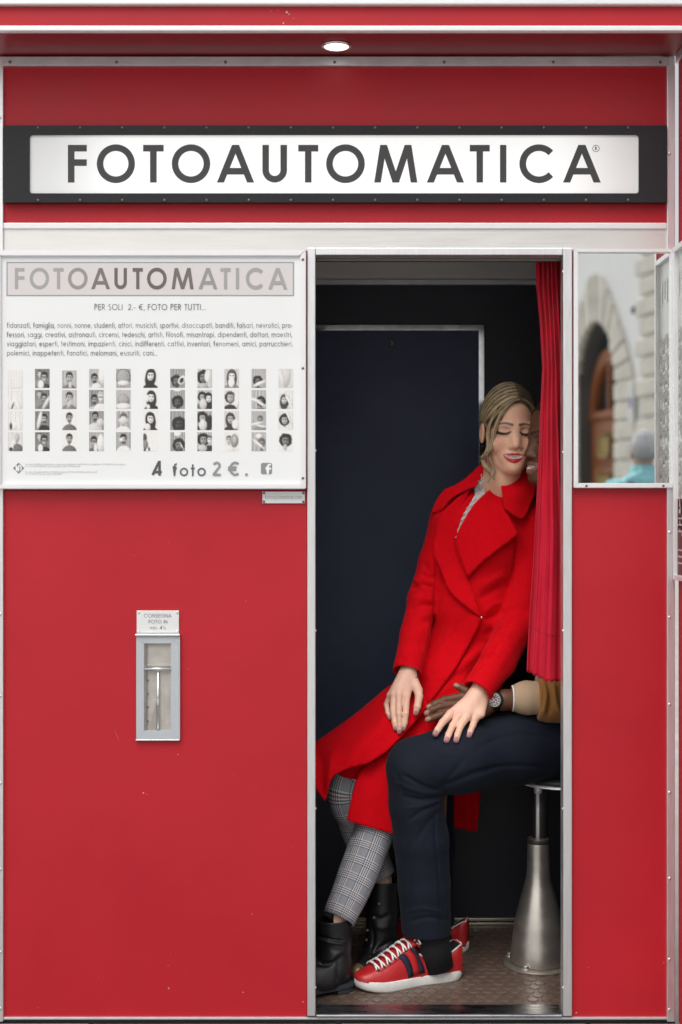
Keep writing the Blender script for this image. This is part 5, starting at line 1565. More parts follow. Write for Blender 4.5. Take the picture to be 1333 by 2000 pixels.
# ---- hair: a cap and many drawn-back strands
HC = Sdf()
e = lambda c, r, k, sub=False: HC.ell(HF(*c), np.array(r) * HS, k * HS, HR, sub)
e((-.1, 8.8, 4.9), (7.6, 9.9, 9.6), 1.0)
e((-1.5, 16.5, .5), (4.5, 4.5, 4.5), 2.0)
e((1.3, -2.2, .8), (5.4, 7.6, 7.6), 1.2, True)
e((0, 2.0, -6.0), (7.6, 9.0, 7.0), 1.0, True)
HC.cone(HF(-9, 6.5, -4), HF(-9, 6.5, -.2), 2.6 * HS, 2.4 * HS, .6 * HS, True)
hv, hq = HC.mesh((.30, .25, 1.25), (.66, .62, 1.66), .0022)
hv = smooth(hv, hq, 1)
hh = to_head(hv, HF, HR, HS)
part = np.array((1.6, 0.6, 10.2))
def flow(h): return np.arctan2(h[:, 2] - 3.0, h[:, 1] - 8.5)
sv = np.sin(hh[:, 2] * 2.1 + hh[:, 0] * .5 + noise3(hh * .12, 2) * 5) * .5 + .5
bl0, bl1 = np.array((.085, .055, .028)), np.array((.44, .31, .165))
hc_ = bl0 + (bl1 - bl0) * (sv[:, None] ** 1.5) * np.clip(.45 - hh[:, :1] * .09, .12, 1)  # cap darkens to the right, shading put into the hair colour
hair = from_np('hair', hv, hq, M['hair'], woman, col=hc_)
hb = BVHTree.FromPolygons([tuple(v) for v in hv], [tuple(int(i) for i in q) for q in hq])
parts_, cols_ = [], []
hr = random.Random(5)
def strand(pts, r0, col, n=5, snap=True):
    sp_ = spline(pts, 5)
    if snap:
        out = []
        for p in sp_:
            loc, nr, i_, d_ = hb.find_nearest(Vector(p)); out.append(np.array(loc + nr * hr.uniform(.0005, .0022)))
        sp_ = np.array(out)
    t = np.linspace(0, 1, len(sp_))
    v, f = tube_np(sp_, r0 * (1 - .75 * np.abs(t * 2 - 1) ** 3), n)
    parts_.append((v, f)); cols_.append(np.tile(col, (len(v), 1)))
for i in range(420):
    t = i / 420
    # combed from the parting across the side and back over the ear
    left = i % 10 < 8
    sg = -1 if left else 1
    j = lambda a: hr.uniform(-a, a)
    sx = 1.3 - 1.0 * t + j(.15); sy = -.6 + 9.5 * t; sz = 10.2 + 3.4 * math.sin(t * 1.5)
    a0, a1 = j(.25), j(.3)
    pts = [(sx, sy, sz), (1.0 + sg * (3.2 + a0), sy + .9, 9.0 + 2.6 * t + a1), (sg * (5.8 + a0), sy * .7 + 3.0 + 2.5 * t, 5.6 + 3.2 * t + a1), (sg * 7.2, 7.0 + 4 * t + a0, 2.6 + 2.4 * t + a1), (sg * 6.4, 12 + a0, 1.0 + 1.2 * t + a1), (-1.5 + sg * 2, 18 + j(.6), .3 + j(.8))]
    g = np.clip(.42 + .34 * math.sin(t * 47 + .8 * math.sin(t * 130)) + j(.22), 0, 1)
    col = (bl0 + (np.array((.66, .50, .29)) - bl0) * g) * (1. if left else .4)  # strands right of the parting darker, shading painted in
    strand([HF(*p) for p in pts], hr.uniform(.0007, .0014), col)
for i in range(70):          # flyaways off the crown and the hairline
    a = hr.uniform(-1.0, 1.0); t = hr.uniform(0, 1)
    pts = [(1.2 * a, -.4 + 6 * t, 10.2 + 3.2 * t), (-2.5 + 1.5 * a, 1 + 6 * t, 10.0 + 3 * t + hr.uniform(0, .5)), (-5.8 + .6 * a, 3 + 6 * t, 7.2 + 2.4 * t + hr.uniform(0, .7)), (-7.6 + hr.uniform(-.5, .2), 7 + 3 * t, 3.0 + hr.uniform(-1, 1.5))]
    strand([HF(*p) for p in pts], .00035, np.array((.62, .48, .28)) * hr.uniform(.5, 1), 4, False)
# loose locks beside the face
def lock(ctrl, n, spread, r0, seed, dark=1.0):
    q = random.Random(seed)
    for i in range(n):
        o = (q.uniform(-spread, spread), q.uniform(-spread, spread), 0)
        w = [(x + o[0] * (.35 + .65 * k / len(ctrl)) + q.uniform(-.12, .12), y + o[1], z + q.uniform(-.2, .2)) for k, (x, y, z) in enumerate(ctrl)]
        g = q.uniform(0, 1)
        strand([HF(*p) for p in w], q.uniform(.6, 1.2) * r0, (bl0 + (np.array((.75, .58, .35)) - bl0) * g) * dark, 5, False)
lock([(.9, -.8, 9.2), (-1.6, -.9, 7.9), (-3.7, -.3, 5.4), (-4.9, .4, 2.6), (-5.5, 1.0, 0), (-5.7, 1.4, -2.4), (-6.0, 1.7, -4.4), (-7.2, 1.9, -5.8), (-8.5, 2.1, -7.2)], 90, .62, .0007, 3)
lock([(.6, -.2, 9.6), (-2.6, .2, 7.9), (-5.2, 1.3, 5.0), (-6.6, 2.6, 2.2), (-6.9, 3.6, -.5), (-6.7, 3.6, -3.2), (-6.9, 3.4, -5.5), (-8.2, 3.2, -7.6), (-7.6, 2.4, -9.6), (-6.2, 1.6, -11.4)], 56, .6, .0007, 4)
lock([(-6.6, 3.2, -5), (-6.3, 2.6, -7.5), (-5.5, 2.0, -9.4), (-4.7, 1.7, -11.0), (-5.3, 1.4, -12.6), (-4.9, 1.3, -13.4)], 22, .38, .0006, 6)
lock([(-6.8, 3.4, -5), (-7.6, 3.2, -8), (-7.2, 2.8, -10.4), (-6.0, 2.2, -12.2), (-6.8, 2.0, -14.2)], 18, .38, .0006, 9)
lock([(1.2, -.7, 9.3), (3.4, -.6, 8.2), (5.3, .6, 6.3), (6.6, 2.4, 3.6), (7.0, 4.0, .4)], 60, .5, .0008, 8, .35)  # right lock darkened, shading painted into its colour
v, f = join_np(parts_)
st_ = from_np('hair_strands', v, f, M['hair'], hair, col=np.concatenate(cols_)); st_['kind'] = 'stuff'
# lashes
LA = []
for sg in (-1, 1):
    for i in range(11):
        t = i / 10; x0 = sg * (1.7 + 3.1 * t); z0 = -.35 - .3 * math.sin(t * math.pi)
        LA.append(tube_np(spline([HF(x0, -.05 + .5 * t * t, z0), HF(x0 + sg * .12 * t, -.45 + .5 * t * t, z0 - .25), HF(x0 + sg * (.1 + .3 * t), -.65 + .5 * t * t, z0 - .38)], 3), [.0009] * 6 + [.0004], 4))
v, f = join_np(LA); o = from_np('eyelashes', v, f, M['sock'], woman); o['kind'] = 'stuff'

# ---- checked trousers: tubes with cloth coordinates
def plaid():
    m = bpy.data.materials.new('grey_checked_cloth'); m.use_nodes = True; nt = m.node_tree; b = nt.nodes['Principled BSDF']
    b.inputs['Roughness'].default_value = .85; b.inputs['Specular IOR Level'].default_value = .2
    tc = nt.nodes.new('ShaderNodeTexCoord'); sp_ = nt.nodes.new('ShaderNodeSeparateXYZ'); nt.links.new(tc.outputs['UV'], sp_.inputs[0])
    def mth(op, a, b_=None, c_=None):
        n = nt.nodes.new('ShaderNodeMath'); n.operation = op
        for i_, q in enumerate((a, b_, c_)):
            if q is None: continue
            if isinstance(q, (int, float)): n.inputs[i_].default_value = q
            else: nt.links.new(q, n.inputs[i_])
        return n.outputs[0]
    def lines(u, big, dens):
        fr_ = mth('FRACT', mth('MULTIPLY', u, big))
        band = mth('MULTIPLY', mth('GREATER_THAN', fr_, .12), mth('LESS_THAN', fr_, .62))
        fine = mth('FRACT', mth('MULTIPLY', u, big * dens))
        dark = mth('MULTIPLY', band, mth('GREATER_THAN', fine, .55))
        lite = mth('MULTIPLY', band, mth('LESS_THAN', fine, .46))
        tan = mth('MULTIPLY', mth('GREATER_THAN', fr_, .34), mth('LESS_THAN', fr_, .40))
        return dark, lite, tan
    d1, l1, t1 = lines(sp_.outputs[0], 22, 8); d2, l2, t2 = lines(sp_.outputs[1], 22, 8)
    dk2 = mth('MINIMUM', mth('ADD', mth('MULTIPLY', d1, .62), mth('MULTIPLY', d2, .62)), 1.0)
    lt2 = mth('MINIMUM', mth('ADD', mth('MULTIPLY', l1, .55), mth('MULTIPLY', l2, .55)), 1.0)
    tn2 = mth('MINIMUM', mth('MULTIPLY', mth('ADD', t1, t2), .5), .35)
    def mixc(fac, a, col):
        n = nt.nodes.new('ShaderNodeMix'); n.data_type = 'RGBA'; nt.links.new(fac, n.inputs[0])
        if isinstance(a, tuple): n.inputs[6].default_value = (*a, 1)
        else: nt.links.new(a, n.inputs[6])
        n.inputs[7].default_value = (*col, 1); return n.outputs[2]
    c_ = mixc(lt2, (.27, .275, .30), (.70, .70, .71)); c_ = mixc(dk2, c_, (.055, .06, .085)); c_ = mixc(tn2, c_, (.42, .25, .18))
    nt.links.new(c_, b.inputs['Base Color']); return m
M['plaid'] = plaid()
def leg_tube(name, pts, rads, n=40, wob=0, seed=1, cut=None):
    c = spline(pts, 10); r = spline(np.array(rads)[:, None], 10)[:, 0]
    tg = np.gradient(c, axis=0); tg /= np.linalg.norm(tg, axis=1)[:, None]
    u0 = np.array((1., 0, 0)); V, UV = [], []
    L = np.r_[0, np.cumsum(np.linalg.norm(np.diff(c, axis=0), axis=1))]
    for i in range(len(c)):
        u = u0 - tg[i] * (u0 @ tg[i]); u /= np.linalg.norm(u); w = np.cross(tg[i], u)
        for j in range(n + 1):
            a = 2 * math.pi * j / n
            rr = r[i] * (1 + .02 * math.sin(3 * a + i * .35 + seed) + wob * math.sin(i * .9 + 2 * math.sin(a + seed)) * .5)
            V.append(c[i] + rr * (math.cos(a) * u + math.sin(a) * w)); UV.append((a / (2 * math.pi) * 2 * math.pi * .05, L[i]))
    F = [(i * (n + 1) + j, i * (n + 1) + j + 1, (i + 1) * (n + 1) + j + 1, (i + 1) * (n + 1) + j) for i in range(len(c) - 1) for j in range(n)]
    o = from_np(name, np.array(V), F, M['plaid'], woman, uv=np.array(UV))
    md = o.modifiers.new('thick', 'SOLIDIFY'); md.thickness = .0025; md.offset = 1
    return o
leg_tube('trouser_leg', [A3(860, 1400, .41), A3(752, 1545, .325), A3(731, 1622, .295), A3(703, 1700, .25), A3(661, 1795, .19)], [.066, .058, .0535, .0505, .0415], wob=.02)
leg_tube('trouser_leg', [A3(850, 1400, .43), A3(688, 1520, .345), A3(700, 1600, .36), A3(725, 1670, .365), A3(745, 1712, .365)], [.068, .058, .055, .047, .040], seed=3, wob=.02)

# ---- boots
def boot(shaft, foot, dirv, heel, loc_label, gold=False):
    S = Sdf(); S.chain(*shaft, .012); S.chain(*foot, .015)
    S.add(lambda p: p[..., 2] - (.020), .004, True)
    tp, tr = shaft[0][0], shaft[1][0]
    S.cone(tp + np.array((0, 0, -.02)), tp + np.array((0, 0, .08)), tr - .005, tr - .004, .003, True)
    zt_ = tp[2]
    S.add(lambda p: np.maximum(zt_ - p[..., 2], np.linalg.norm(p[..., :2] - tp[:2], axis=-1) - .09), .003, True)
    allp = np.array(list(shaft[0]) + list(foot[0]))
    v, q = S.mesh(allp.min(0) - .07, allp.max(0) + .07, .0025); v = smooth(v, q, 1); n_ = normals(v, q)
    return v, q, n_
bt = empty('boot', P(655, 1945, .19), None); bt.parent = woman; bt.location = Vector((P(655, 1945, .19).x, .19, 0)) - woman.location
heelB = np.array(P(652, 1925, .185)); toeB = np.array(P(545, 1940, .10)); 
v, q, n_ = boot(([A3(650, 1793, .19), A3(652, 1840, .19), A3(653, 1880, .19)], [.046, .0455, .046]), ([A3(654, 1895, .19), A3(630, 1910, .17), A3(590, 1917, .14), A3(555, 1925, .11)], [.044, .046, .040, .030]), None, None, None)
for pts, w, a in [([(617, 1826), (650, 1836), (676, 1838)], 3, -.006), ([(617, 1832), (650, 1841), (676, 1843)], 3, .004), ([(617, 1862), (640, 1852), (675, 1860)], 8, -.005), ([(618, 1880), (645, 1882), (672, 1862)], 5, -.006), ([(622, 1873), (650, 1872), (676, 1850)], 7, .005), ([(665, 1865), (660, 1890), (664, 1925)], 4, -.003)]:
    v = crease(v, n_, pts, w, a)
from_np('boot_upper', v, q, M['leather'], bt)
def prism_xy(name, pts, z0_, z1_, m, parent, bev=.003):
    bm = bmesh.new(); lo = [bm.verts.new((x, y, z0_)) for x, y in pts]; hi = [bm.verts.new((x, y, z1_)) for x, y in pts]; n = len(pts)
    for i in range(n): bm.faces.new((lo[i], lo[(i + 1) % n], hi[(i + 1) % n], hi[i]))
    a = bm.faces.new(lo[::-1]); b = bm.faces.new(hi)
    bmesh.ops.bevel(bm, geom=list(set(a.edges) | set(b.edges)), offset=bev, segments=2, affect='EDGES')
    return from_bm(name, bm, m, parent)
def sole_outline(heel, toe, wh, wt, n=10):
    """shoe shaped outline in plan from heel centre to toe tip"""
    heel, toe = np.array(heel), np.array(toe); ax = toe - heel; L = np.linalg.norm(ax); ax /= L; sd = np.array((-ax[1], ax[0]))
    prof = [(0, .0), (.012, .45), (.05, .8), (.12, .98), (.25, .98), (.42, .92), (.58, 1.12), (.72, 1.25), (.84, 1.16), (.93, .85), (.98, .45), (1, 0)]
    up = [heel + ax * t * L + sd * wh * w for t, w in prof]; dn = [heel + ax * t * L - sd * wh * w for t, w in prof[1:-1]]
    return [tuple(p) for p in up] + [tuple(p) for p in dn[::-1]]
ol = sole_outline((P(688, 1900, .205).x, .205), (P(530, 1900, .10).x, .10), .037, .04)
prism_xy('boot_sole', ol, .014, .026, M['boot_sole'], bt)
hx = sole_outline((P(687, 1900, .205).x, .205), (P(530, 1900, .10).x, .10), .036, .04)
hx = [p for p in hx if p[0] > P(637, 1900, .17).x]
prism_xy('boot_heel', hx, .0005, .0138, M['boot_sole'], bt)
bt2 = empty('boot', (0, 0, 0)); bt2.parent = woman; bt2.location = Vector((P(735, 1900, .36).x, .36, 0)) - woman.location
v, q, n_ = boot(([A3(750, 1718, .365), A3(748, 1780, .37), A3(745, 1840, .37)], [.044, .043, .045]), ([A3(742, 1858, .365), A3(727, 1881, .328), A3(712, 1894, .292), A3(699, 1899, .268)], [.044, .035, .0265, .0205]), None, None, None)
for pts, w, a in [([(720, 1800), (730, 1830), (722, 1868)], 4, -.004), ([(722, 1868), (745, 1850), (770, 1835)], 4, -.005), ([(730, 1790), (745, 1795), (765, 1785)], 6, -.004), ([(728, 1806), (748, 1812), (768, 1803)], 6, .003)]:
    v = crease(v, n_, pts, w, a)
u_ = from_np('boot_upper', v, q, M['leather'], bt2)
capS = Sdf(); capS.chain([A3(727, 1881, .328), A3(712, 1894, .292), A3(699, 1899, .268)], [.0358, .0274, .0214], .01); capS.add(lambda p: p[..., 2] - .022, .003, True)
pc = A3(719, 1888, .308); ac = A3(699, 1899, .268) - pc; ac /= np.linalg.norm(ac)
capS.add(lambda p: ((p - pc) @ ac) + .004, .002, True)
v, q = capS.mesh(A3(700, 1890, .27) - .08, A3(700, 1890, .27) + .08, .0025); from_np('toe_cap', smooth(v, q, 1), q, M['gold'], bt2)
ol = sole_outline((P(752, 1900, .41).x, .41), (P(696, 1900, .228).x, .228), .037, .04); prism_xy('boot_sole', ol, .006, .022, M['boot_sole'], bt2)
for (x, y) in ((718, 1817), (716.5, 1835.5), (741, 1765), (731, 1792)):
    bm = bmesh.new(); d = .325; lathe(bm, [(.0034, 0), (.0034, .002), (.0018, .0022)], P(x, y, .327), 12, 'Y'); from_bm('eyelet', bm, M['screw'], bt2)

# ---- the man
man = empty('person', P(1100, 1500, .40), 'man in navy trousers and red sneakers, mostly hidden behind the curtain', 'person', 'couple in the photo booth')
from_np('trousers', tv, tq, M['navy_cloth'], man)
MF, MR, MS = head_frame(P(1042, 862, .318), math.radians(-72), math.radians(0), math.radians(-4), .0102)
MB_ = Sdf()
add_head(MB_, MF, MR, MS, True)
MB_.chain([MF(0, 8.5, -6), A3(1112, 975, .44), A3(1130, 1040, .44)], [.060, .060, .065], .02, .02)
MB_.ell(A3(1135, 1180, .44), (.09, .13, .24), .04)
MB_.chain([A3(1130, 1050, .30), A3(1150, 1240, .30), A3(1090, 1368, .29), A3(985, 1367, .275), A3(955, 1372, .27)], [.045, .042, .036, .027, .027], .01, .03)
MB_.chain([A3(1120, 1450, .42), A3(840, 1495, .22), A3(836, 1850, .255)], [.06, .05, .032], .02, .03)
MB_.chain([A3(1120, 1450, .50), A3(842, 1490, .47), A3(862, 1830, .53)], [.06, .05, .032], .02, .03)
wm = A3(955, 1370, .27)
for a, b, ra, rb in [((950, 1362, .27), (903, 1362, .27), .020, .0125), ((950, 1372, .27), (897, 1377, .265), .022, .0125), ((948, 1382, .268), (890, 1390, .258), .020, .0125), ((945, 1388, .265), (905, 1402, .25), .016, .011)]:
    MB_.cone(A3(*a), A3(*b), ra, rb, .012)
finger(MB_, [(903, 1361, .268), (868, 1367, .262), (848, 1375, .262), (838, 1381, .262)], [.0125, .0102, .009, .0078], tipcol='m')
finger(MB_, [(897, 1376, .265), (860, 1380, .252), (843, 1387, .250), (834, 1393, .250)], [.0125, .0104, .0092, .0082], tipcol='m')
finger(MB_, [(890, 1389, .256), (862, 1396, .243), (846, 1402, .241), (836, 1405.5, .241)], [.0125, .0104, .0092, .0082], tipcol='m')
finger(MB_, [(905, 1402, .25), (885, 1408, .24), (870, 1412, .245)], [.011, .0095, .008], nail=False, tipcol='m')
finger(MB_, [(935, 1360, .272), (910, 1349, .268), (899, 1343, .272), (891, 1339, .275)], [.017, .0118, .0098, .0076], tipcol='m')
mv, mq = MB_.mesh((.12, .12, .05), (.80, .64, 1.68), .0022)
mv = smooth(mv, mq, 1)
mc = paint_face(mv, MF, MR, MS, SKIN_M, True)
paint_nails(mv, mc, (.36, .20, .15), 'm')
from_np('body', mv, mq, M['skin_m'], man, col=mc)
MH = Sdf()
e = lambda c, r, k, sub=False: MH.ell(MF(*c), np.array(r) * MS, k * MS, MR, sub)
e((-.3, 8.9, 4.9), (7.75, 9.6, 8.8), 1.); e((0, -2, 0), (7.5, 7.8, 8.2), 1.2, True); e((0, 3, -7), (9, 10, 7), 1.2, True)
v, q = MH.mesh((.45, .2, 1.3), (.80, .64, 1.68), .003)
v = v + normals(v, q) * (noise3(v * 220, 4) * .0012)[:, None]
from_np('short_hair', v, q, mat('black_hair', (.012, .010, .009), .8), man)
JK = Sdf()
JK.ell(A3(1138, 1190, .44), (.105, .15, .27), .05); JK.cone(A3(1130, 1045, .30), A3(1135, 1045, .56), .07, .07, .05)
JK.chain([A3(1130, 1060, .30), A3(1150, 1240, .30), A3(1095, 1362, .292), A3(1060, 1362, .287), A3(1046, 1364, .285)], [.075, .068, .064, .062, .050], .02, .04)
cutJ = A3(1049, 1363, .285)
JK.add(lambda p: np.maximum(p[..., 0] - cutJ[0], np.linalg.norm(p - cutJ, axis=-1) - .08), .004, True)
v, q = JK.mesh((.46, .14, .55), (.80, .64, 1.32), .004); v = smooth(v, q, 1); n_ = normals(v, q)
for pts, w, a in [([(1050, 1325), (1060, 1360), (1052, 1395)], 4, -.010), ([(1066, 1325), (1075, 1360), (1070, 1400)], 5, -.012), ([(1058, 1330), (1068, 1350), (1062, 1398)], 5, .009), ([(1080, 1330), (1085, 1370), (1098, 1395)], 6, .010)]:
    v = crease(v, n_, pts, w, a)
from_np('jacket', v, q, M['suede'], man)
CU = Sdf(); CU.chain([A3(1004, 1364, .278), A3(1028, 1363, .282), A3(1056, 1363, .286)], [.036, .0455, .045], .006)
CU.add(lambda p: np.maximum(p[..., 0] - P(1003, 0, .278).x, -1), .002, True)
CU.cone(A3(995, 1364, .278), A3(1012, 1364, .278), .031, .031, .002, True)
v, q = CU.mesh(A3(990, 1410, .20), A3(1070, 1310, .36), .0022); from_np('knit_cuff', smooth(v, q, 1), q, M['rib'], man)
v, f = tube_np(A3(1001.5, 1364, .278) + .0335 * np.stack([0 * ang, np.cos(ang), np.sin(ang)], 1), .0022, 8); from_np('shirt_cuff', v, f, M['lace'], man)
# wrist watch
wt = empty('wristwatch', P(969, 1367, .24), None); wt.parent = man; wt.location = P(969, 1367, .245) - man.location
sx_ = []
for q in range(-3, 4):
    v, f = tube_np(A3(969 + q * 1.8, 1367.5, .274) + .0305 * np.stack([0 * ang, np.cos(ang), np.sin(ang)], 1), .0020, 6); sx_.append((v, f))
v, f = join_np(sx_); from_np('watch_strap', v, f, M['watch_black'], wt)
def disc_at(name, c, nrm, r0, r1, h, m, parent, n=32):
    bm = bmesh.new(); nrm = Vector(nrm).normalized(); cyl(bm, Vector(c), Vector(c) + nrm * h, r0, r1, n); return from_bm(name, bm, m, parent)
wn_ = Vector((-.55, -1, .12)).normalized(); wc0 = P(969, 1367, .2475)
disc_at('watch_case', wc0, wn_, .0215, .0205, .010, M['watch_black'], wt)
case = disc_at('watch_bezel', wc0 + wn_ * .0102, wn_, .0192, .0180, .0015, M['steel'], wt)
disc_at('watch_dial', wc0 + wn_ * .0118, wn_, .0158, .0158, .0004, mat('watch_dial', (.10, .10, .11), .3), wt)
u1 = wn_.cross(Vector((0, 0, 1))).normalized(); u2 = u1.cross(wn_)
bm = bmesh.new()
for i in range(12):
    a = i * math.pi / 6; c = wc0 + wn_ * .0128; d = u1 * math.cos(a) + u2 * math.sin(a)
    cyl(bm, c + d * .0105, c + d * .0148, .0009, n=5)
for rr, cc in ((.0042, (.006, .0)), (.0042, (-.006, 0)), (.0042, (0, -.006))):
    c = wc0 + wn_ * .0126 + u1 * cc[0] + u2 * cc[1]
    pv = [c + (u1 * math.cos(t) + u2 * math.sin(t)) * rr for t in np.linspace(0, 2 * math.pi, 13)]
    for a, b in zip(pv, pv[1:]): cyl(bm, a, b, .0006, n=4)
o = from_bm('watch_marks', bm, M['plate'], wt); o['kind'] = 'stuff'
bm = bmesh.new(); c = wc0 + wn_ * .0132
cyl(bm, c, c + u2 * .012, .0006, n=5); cyl(bm, c - u2 * .004, c + u1 * .006 - u2 * .010, .0007, n=5); from_bm('watch_hand', bm, M['red_web'], wt)

# ---- sneakers
def sneaker(heel, toe, side, detail=True):
    """heel and toe in plan; side = +1/-1: which flank looks to the camera"""
    t_ = empty('sneaker', (heel[0], heel[1], 0)); t_.parent = man; t_.location = Vector((heel[0], heel[1], 0)) - man.location
    heel, toe = np.array(heel, float), np.array(toe, float); ax = toe - heel; L = np.linalg.norm(ax); ax /= L; sd = np.array((-ax[1], ax[0])) * side
    ol = sole_outline(heel, toe, .0375, .04)
    sp_ = np.array(ol + ol[:1]); ol2 = [tuple(p) for p in spline(sp_, 3)[:-1]]
    # sole with a little toe spring
    bm = bmesh.new(); n = len(ol2); rings = []
    cen = np.mean(ol2, axis=0)
    for zz_, sc in ((0, .955), (.004, .985), (.012, 1.0), (.0245, .995), (.0265, .975)):
        ring = []
        for x, y in ol2:
            q = cen + (np.array((x, y)) - cen) * sc; s = ((q - heel) @ ax) / L
            ring.append(bm.verts.new((q[0], q[1], zz_ + .012 * max(0, (s - .72) / .28) ** 2 + .003 * max(0, (.1 - s) / .1))))
        rings.append(ring)
    for a, b in zip(rings, rings[1:]):
        for i in range(n): bm.faces.new((a[i], a[(i + 1) % n], b[(i + 1) % n], b[i]))
    bm.faces.new(rings[0][::-1]); bm.faces.new(rings[-1]); from_bm('shoe_sole', bm, M['white_rubber'], t_, True)
    tw = [0, .02, .06, .14, .25, .38, .5, .6, .7, .8, .88, .94, .985, 1.0]
    ww = [.60, .76, .88, .95, .95, .92, .98, 1.06, 1.16, 1.16, 1.04, .86, .55, .30]
    th = [0, .03, .10, .20, .30, .40, .48, .56, .66, .78, .88, .95, 1.0]
    hh_ = [.098, .100, .088, .068, .066, .084, .112, .106, .088, .066, .052, .041, .030]
    ex = [.25, .25, .28, .30, .32, .35, .5, .62, .7, .75, .75, .75, .8]
    wf = lambda s: .0365 * np.interp(s, tw, ww) * (1 if s < .99 else .9)
    hf = lambda s: float(np.interp(s, th, hh_)); ef = lambda s: float(np.interp(s, th, ex))
    def surf(s, phi, off=0.):
        """phi 0 at the camera side's sole edge, pi at the far side"""
        c, sn = math.cos(phi), max(0., math.sin(phi))
        base = .022 + .012 * max(0, (s - .72) / .28) ** 2
        w = wf(s) * (abs(c) ** (.55 if s > .5 else .35)) * (1 if c >= 0 else -1) * (1 - .12 * sn)
        H = hf(s) - (.004 if s < .45 else 0)
        p = heel + ax * (s * L * .985 + .004) + sd * w
        v_ = np.array((p[0], p[1], base + (H - .022) * sn ** ef(s)))
        if off:
            v_ = v_ + off * np.array((sd[0] * c * .9, sd[1] * c * .9, sn * .8 + .1))
        return v_
    ns, npn = 64, 36
    ss = np.linspace(0, 1, ns); V = []; F = []
    for s in ss:
        for j in range(npn + 1): V.append(surf(s, math.pi * j / npn))
    matidx = []
    for i in range(ns - 1):
        for j in range(npn):
            a = i * (npn + 1) + j; F.append((a, a + npn + 1, a + npn + 2, a + 1))
            f_ = (j + .5) / npn; s = ss[i]
            matidx.append(1 if (.03 < s < .43 and .30 < f_ < .70) else 0)
    F.append(tuple(range(npn + 1))); matidx.append(0); F.append(tuple(((ns - 1) * (npn + 1) + j) for j in range(npn, -1, -1))); matidx.append(0)
    up = from_np('shoe_upper', np.array(V), F, [M['red_leather'], M['sock']], t_)
    up.data.polygons.foreach_set('material_index', matidx)
    # white piping round the opening
    pts = [surf(s, math.pi * .29, .001) for s in np.linspace(.43, .02, 24)] + [surf(0.005, math.pi * f_, .001) for f_ in np.linspace(.3, .7, 10)] + [surf(s, math.pi * .71, .001) for s in np.linspace(.02, .43, 24)]
    v, f = tube_np(np.array(pts), .0022, 6); from_np('collar_piping', v, f, M['white_rubber'], t_)
    if not detail: return t_
    # webbing stripes on the flank
    for s0, s1, m in ((.435, .485, M['navy_web']), (.487, .545, M['red_web']), (.547, .60, M['navy_web'])):
        V, F = [], []
        for i in range(15):
            phi = math.pi * (.005 + .30 * i / 14)
            for s in (s0, (s0 + s1) / 2, s1): V.append(surf(s + .085 * (i / 14) - .045, phi, .0014))
        for i in range(14):
            for j in range(2): F.append((i * 3 + j, i * 3 + j + 1, i * 3 + j + 4, i * 3 + j + 3))
        from_np('webbing_stripe', V, F, m, t_).modifiers.new('thick', 'SOLIDIFY').thickness = .001
    # tongue and eyelet facing
    V, F = [], []
    for i in range(9):
        for j in range(9):
            p = surf(.50 - .07 * i / 8, math.pi * (.30 + .40 * j / 8), .004); p[2] += .028 * (i / 8) ** 1.2 * math.sin(math.pi * (.15 + .7 * j / 8)); V.append(p)
    for i in range(8):
        for j in range(8): F.append((i * 9 + j, i * 9 + j + 1, i * 9 + j + 10, i * 9 + j + 9))
    o = from_np('shoe_tongue', V, F, M['red_leather'], t_); o.modifiers.new('thick', 'SOLIDIFY').thickness = .006
    for fa in (.30, .70):
        V, F = [], []
        for i in range(21):
            for j in range(4): V.append(surf(.47 + .36 * i / 20, math.pi * (fa + (.05 if fa < .5 else -.05) * (j / 3 - .5) * 2), .0022))
        for i in range(20):
            for j in range(3): F.append((i * 4 + j, i * 4 + j + 1, i * 4 + j + 5, i * 4 + j + 4))
        from_np('eyelet_facing', V, F, M['red_leather'], t_).modifiers.new('thick', 'SOLIDIFY').thickness = .002
    rows = np.linspace(.51, .82, 7)
    lc_ = []
    for k_, s in enumerate(rows):
        bm = bmesh.new(); p = Vector(surf(s, math.pi * .30, .003)); q_ = Vector(surf(s, math.pi * .30, .0055)); cyl(bm, p, q_, .0035, .003, 10); from_bm('eyelet', bm, M['iron'], t_)
        for fa, fb, ds in ((.30, .70, .035), (.70, .30, .035)):
            pts = []
            for t in np.linspace(0, 1, 9):
                pts.append(surf(s + ds * math.sin(t * math.pi / 2) * (1 if fa < .5 else .8) - .008, math.pi * (fa + (fb - fa) * t), .0045 + .006 * math.sin(t * math.pi)))
            lc_.append(tube_np(np.array(pts), .0025, 6))
    for sg, hgt in ((1, .02), (-1, .018)):
        c = surf(.47, math.pi * .42, .010)
        lo_ = [c, c + np.array((*(sd * .02 * sg + ax * .006), hgt)), c + np.array((*(sd * .034 * sg), hgt * .4)), c + np.array((*(sd * .02 * sg - ax * .006), .0)), c]
        lc_.append(tube_np(spline(lo_, 5), .0024, 6))
    v, f = join_np(lc_); from_np('shoe_lace', v, f, M['lace'], t_)
    return t_
s1 = (P(899, 1900, .315).x, .305); s2 = (P(693, 1900, .185).x, .182)
sneaker(s1, s2, 1)
sneaker((P(916, 1850, .52).x, .515), (P(735, 1850, .60).x, .60), 1, False)
for pa, pb2, r in ((A3(838, 1800, .25), A3(853, 1888, .268), .046), (A3(850, 1780, .53), A3(868, 1838, .53), .042)):
    bm = bmesh.new(); cyl(bm, pa, pb2, r, r * 1.02, 24); from_bm('sock', bm, M['sock'], man, True)
